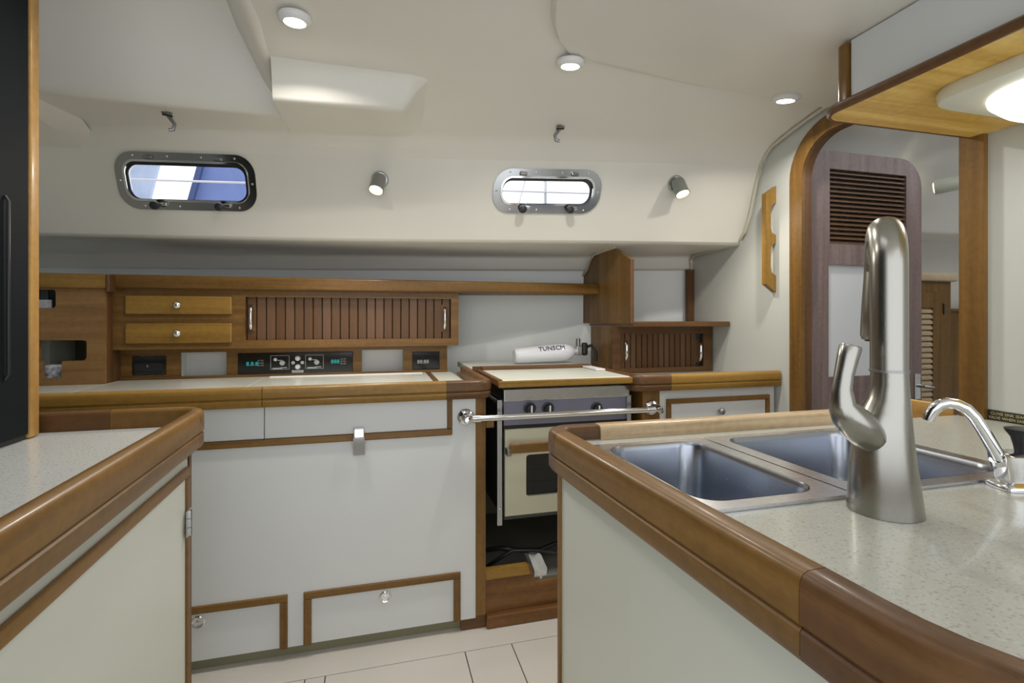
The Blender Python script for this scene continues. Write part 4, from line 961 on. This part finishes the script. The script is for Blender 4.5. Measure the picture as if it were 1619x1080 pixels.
# black cabinet and its teak post
bk = thing('black_appliance', (-.95, .8, ZL_), 'tall black appliance front at the left edge behind a teak post', 'appliance')
B().box(-1.25, -.745, .15, 1.331, ZL_ + .001, 2.28).done('case', 'black', bk)
B().box(-.7445, -.735, .17, 1.325, ZL_ + .012, 2.26, .004).done('door', 'blackpanel', bk)
zq1 = ZX(8, 310, -.735); zq0 = ZX(8, 600, -.735)
B().tube([(-.734, 1.25, zq0), (-.728, 1.25, zq0 + .01), (-.728, 1.25, zq1 - .01), (-.734, 1.25, zq1)], .003, 8).done('handle', 'knobblack', bk, smooth=50)
tag(B().box(-.770, -.737, 1.3325, 1.366, ZL_ + .001, 2.30, .006, 3).done('teak_post', 'teak_gold_z', smooth=40), 'upright golden teak post standing on the near left countertop', 'post')

# ================================================================ DOOR AND FORWARD CABIN
YD = 1.665
do = thing('door_1', (1.72, YD, .03), kind='structure')
dx0, dx1 = VX(1281, YD), VX(1457, YD); dzt = ZY(1290, 236, YD)
lo = (VX(1312, YD), VX(1433, YD), ZY(1370, 388, YD), ZY(1370, 272, YD)); pa_ = (VX(1310, YD), VX(1434, YD), ZY(1370, 594, YD), ZY(1370, 420, YD))
outl = [(dx0, .05), (dx1, .05)] + arc(dx1 - .12, dzt - .12, .12, 0, 90, 8) + arc(dx0 + .09, dzt - .09, .09, 90, 180, 8)
hl = [[(a, c), (a, d), (b, d), (b, c)] for a, b, c, d in (lo, pa_)]
B().plate(outl, hl, lambda x, z: (x, YD, z), lambda x, z: (x, YD + .03, z)).done('door_frame', 'teak_door_z', do, smooth=20)
B().box(pa_[0] - .004, pa_[1] + .004, YD + .012, YD + .018, pa_[2] - .004, pa_[3] + .004).done('door_panel', 'laminate', do)
N = 16; hh_ = (lo[3] - lo[2]) / N
s = B(); s.loft([[(x, YD + .004, lo[2] + hh_ * .08), (x, YD + .004, lo[2] + hh_ * .34), (x, YD + .024, lo[2] + hh_ * 1.12), (x, YD + .024, lo[2] + hh_ * .86)] for x in (lo[0] + .0005, lo[1] - .0005)])
sl0 = s.done('slat', 'teak_mid_x', do)
for k in range(1, N): dupe(sl0, do, (0, 0, hh_ * k))
B().box(lo[0] - .004, lo[1] + .004, YD + .027, YD + .031, lo[2] - .004, lo[3] + .004).done('louver_backing', 'dark_inside', do)
for py in (320, 470, 604):
    z = ZY(1274, py, YD); x = dx0 - .012
    B().box(x - .012, x + .012, YD - .004, YD + .004, z - .045, z + .045, .001, 1).tube([(x, YD - .006, z - .045), (x, YD - .006, z + .045)], .006, 8).done('hinge', 'chrome', do)
hx, hz = VX(1450, YD), ZY(1450, 612, YD)
hp = B().box(hx - .016, hx + .014, YD - .006, YD - .0005, hz - .055, hz + .06, .003).done('latch_plate', 'chrome', do)
B().tube([(hx, YD - .006, hz + .006), (hx, YD - .03, hz + .006), (hx + .05, YD - .032, hz)], .007, 10).done('latch_lever', 'frame_steel', hp, smooth=50)
# forward cabin shell
XF = 4.3
wf = thing('wall_forward_cabin', (3, 2.2, 0), kind='structure')
def sec_f(x):
    q = (x - 1.68) * -.06
    return [(x, 2.42 + q, 0), (x, 2.42 + q, 1.56), (x, 2.40 + q, 1.60), (x, 2.12 + q, 1.585), (x, 2.10 + q, 1.60), (x, 1.98 + q, 1.90), (x, 1.80 + q, 1.97), (x, 1.52, 2.01)]
sheet([XB + .032, 2.2, 2.8, 3.4, XF], sec_f, 'cabin_side', 'gelcoat', wf)
B().box(XF, XF + .03, .2, 2.5, 0, 2.1).done('end_panel', 'gelcoat', wf)
B().box(XB + .032, XF, .2, .23, 0, 2.1).done('inboard_panel', 'laminate', wf)
B().box(XB + .032, 1.85, .2, 1.53, 2.02, 2.04).box(3.7, XF, .2, 1.53, 2.02, 2.04).done('deckhead', 'gelcoat', wf)
B().box(3.06, XF, 2.26, 2.30, 0, 1.17).box(3.06, XF, 2.245, 2.31, 1.17, 1.185).done('wainscot', 'teak_z', wf)
YK = 2.0
lk = thing('louvered_locker', (2.8, YK + .1, 0), 'tall teak locker with louvered door in the forward cabin', 'cabinet')
kx0, kx1 = VX(1420, YK), VX(1507, YK); kz = ZY(1480, 445, YK)
B().box(kx0, kx1, YK + .012, YK + .24, 0, kz).done('carcass', 'teak_z', lk)
B().box(kx0 - .02, kx1 + .02, YK - .015, YK + .25, kz + .0005, ZY(1480, 431, YK), .012, 3).done('top_board', 'teak_worn_x', lk, smooth=40)
lv = (kx0 + .05, VX(1474, YK), .35, ZY(1465, 487, YK)); dkx = VX(1492, YK); dkz = ZY(1480, 463, YK)
ld = B().plate([(kx0 + .01, .1), (dkx, .1), (dkx, dkz), (kx0 + .01, dkz)], [[(lv[0], lv[2]), (lv[0], lv[3]), (lv[1], lv[3]), (lv[1], lv[2])]], lambda x, z: (x, YK - .004, z), lambda x, z: (x, YK + .0115, z)).done('door', 'teak_z', lk)
n = 28; hs_ = (lv[3] - lv[2]) / n
s = B(); s.loft([[(x, YK - .002, lv[2] + hs_ * .1), (x, YK - .002, lv[2] + hs_ * .5), (x, YK + .010, lv[2] + hs_ * 1.0), (x, YK + .010, lv[2] + hs_ * .6)] for x in (lv[0], lv[1])]); l0 = s.done('slat', 'teak_worn_x', ld)
for k in range(1, n): dupe(l0, ld, (0, 0, hs_ * k))
B().box(dkx - .012, dkx - .002, YK - .008, YK - .0042, ZY(1490, 497, YK), ZY(1490, 480, YK)).done('catch', 'black', lk)
q = 2.02 - .06 * 1.4
rp = Vector((VX(1530, 1.76), 1.76, ZY(1530, 286, 1.76)))
rl = thing('cabin_reading_lamp', rp, 'cream cylindrical reading lamp glowing in the forward cabin', 'lamp')
ax = Vector((-.55, .83, -.10)).normalized()
B().lathe([(.03, 0), (.03, .01), (.012, .014), (.012, .03)], rp + Vector((.045, .04, 0)), (-.6, -.8, 0), 16).done('mount', 'knobblack', rl, smooth=40)
B().lathe([(.012, -.01), (.026, 0), (.034, .03), (.036, .11), (.033, .125), (.028, .125), (.002, .12)], rp, ax, 20).done('barrel', 'cream_plastic', rl, smooth=45)
B().lathe([(.027, .1252), (.02, .128), (.001, .129)], rp, ax, 16).done('bulb', 'lamp_warm', rl)
l = bpy.data.lights.new('cabin_lamp', 'SPOT'); l.energy = 7; l.color = (.97, .96, 1); l.spot_size = 1.6; l.spot_blend = .7; l.shadow_soft_size = .03
o = bpy.data.objects.new('cabin_lamp', l); COL.objects.link(o); o.parent = rl; o.location = ax * .14; o.rotation_euler = ax.to_track_quat('-Z', 'Y').to_euler()
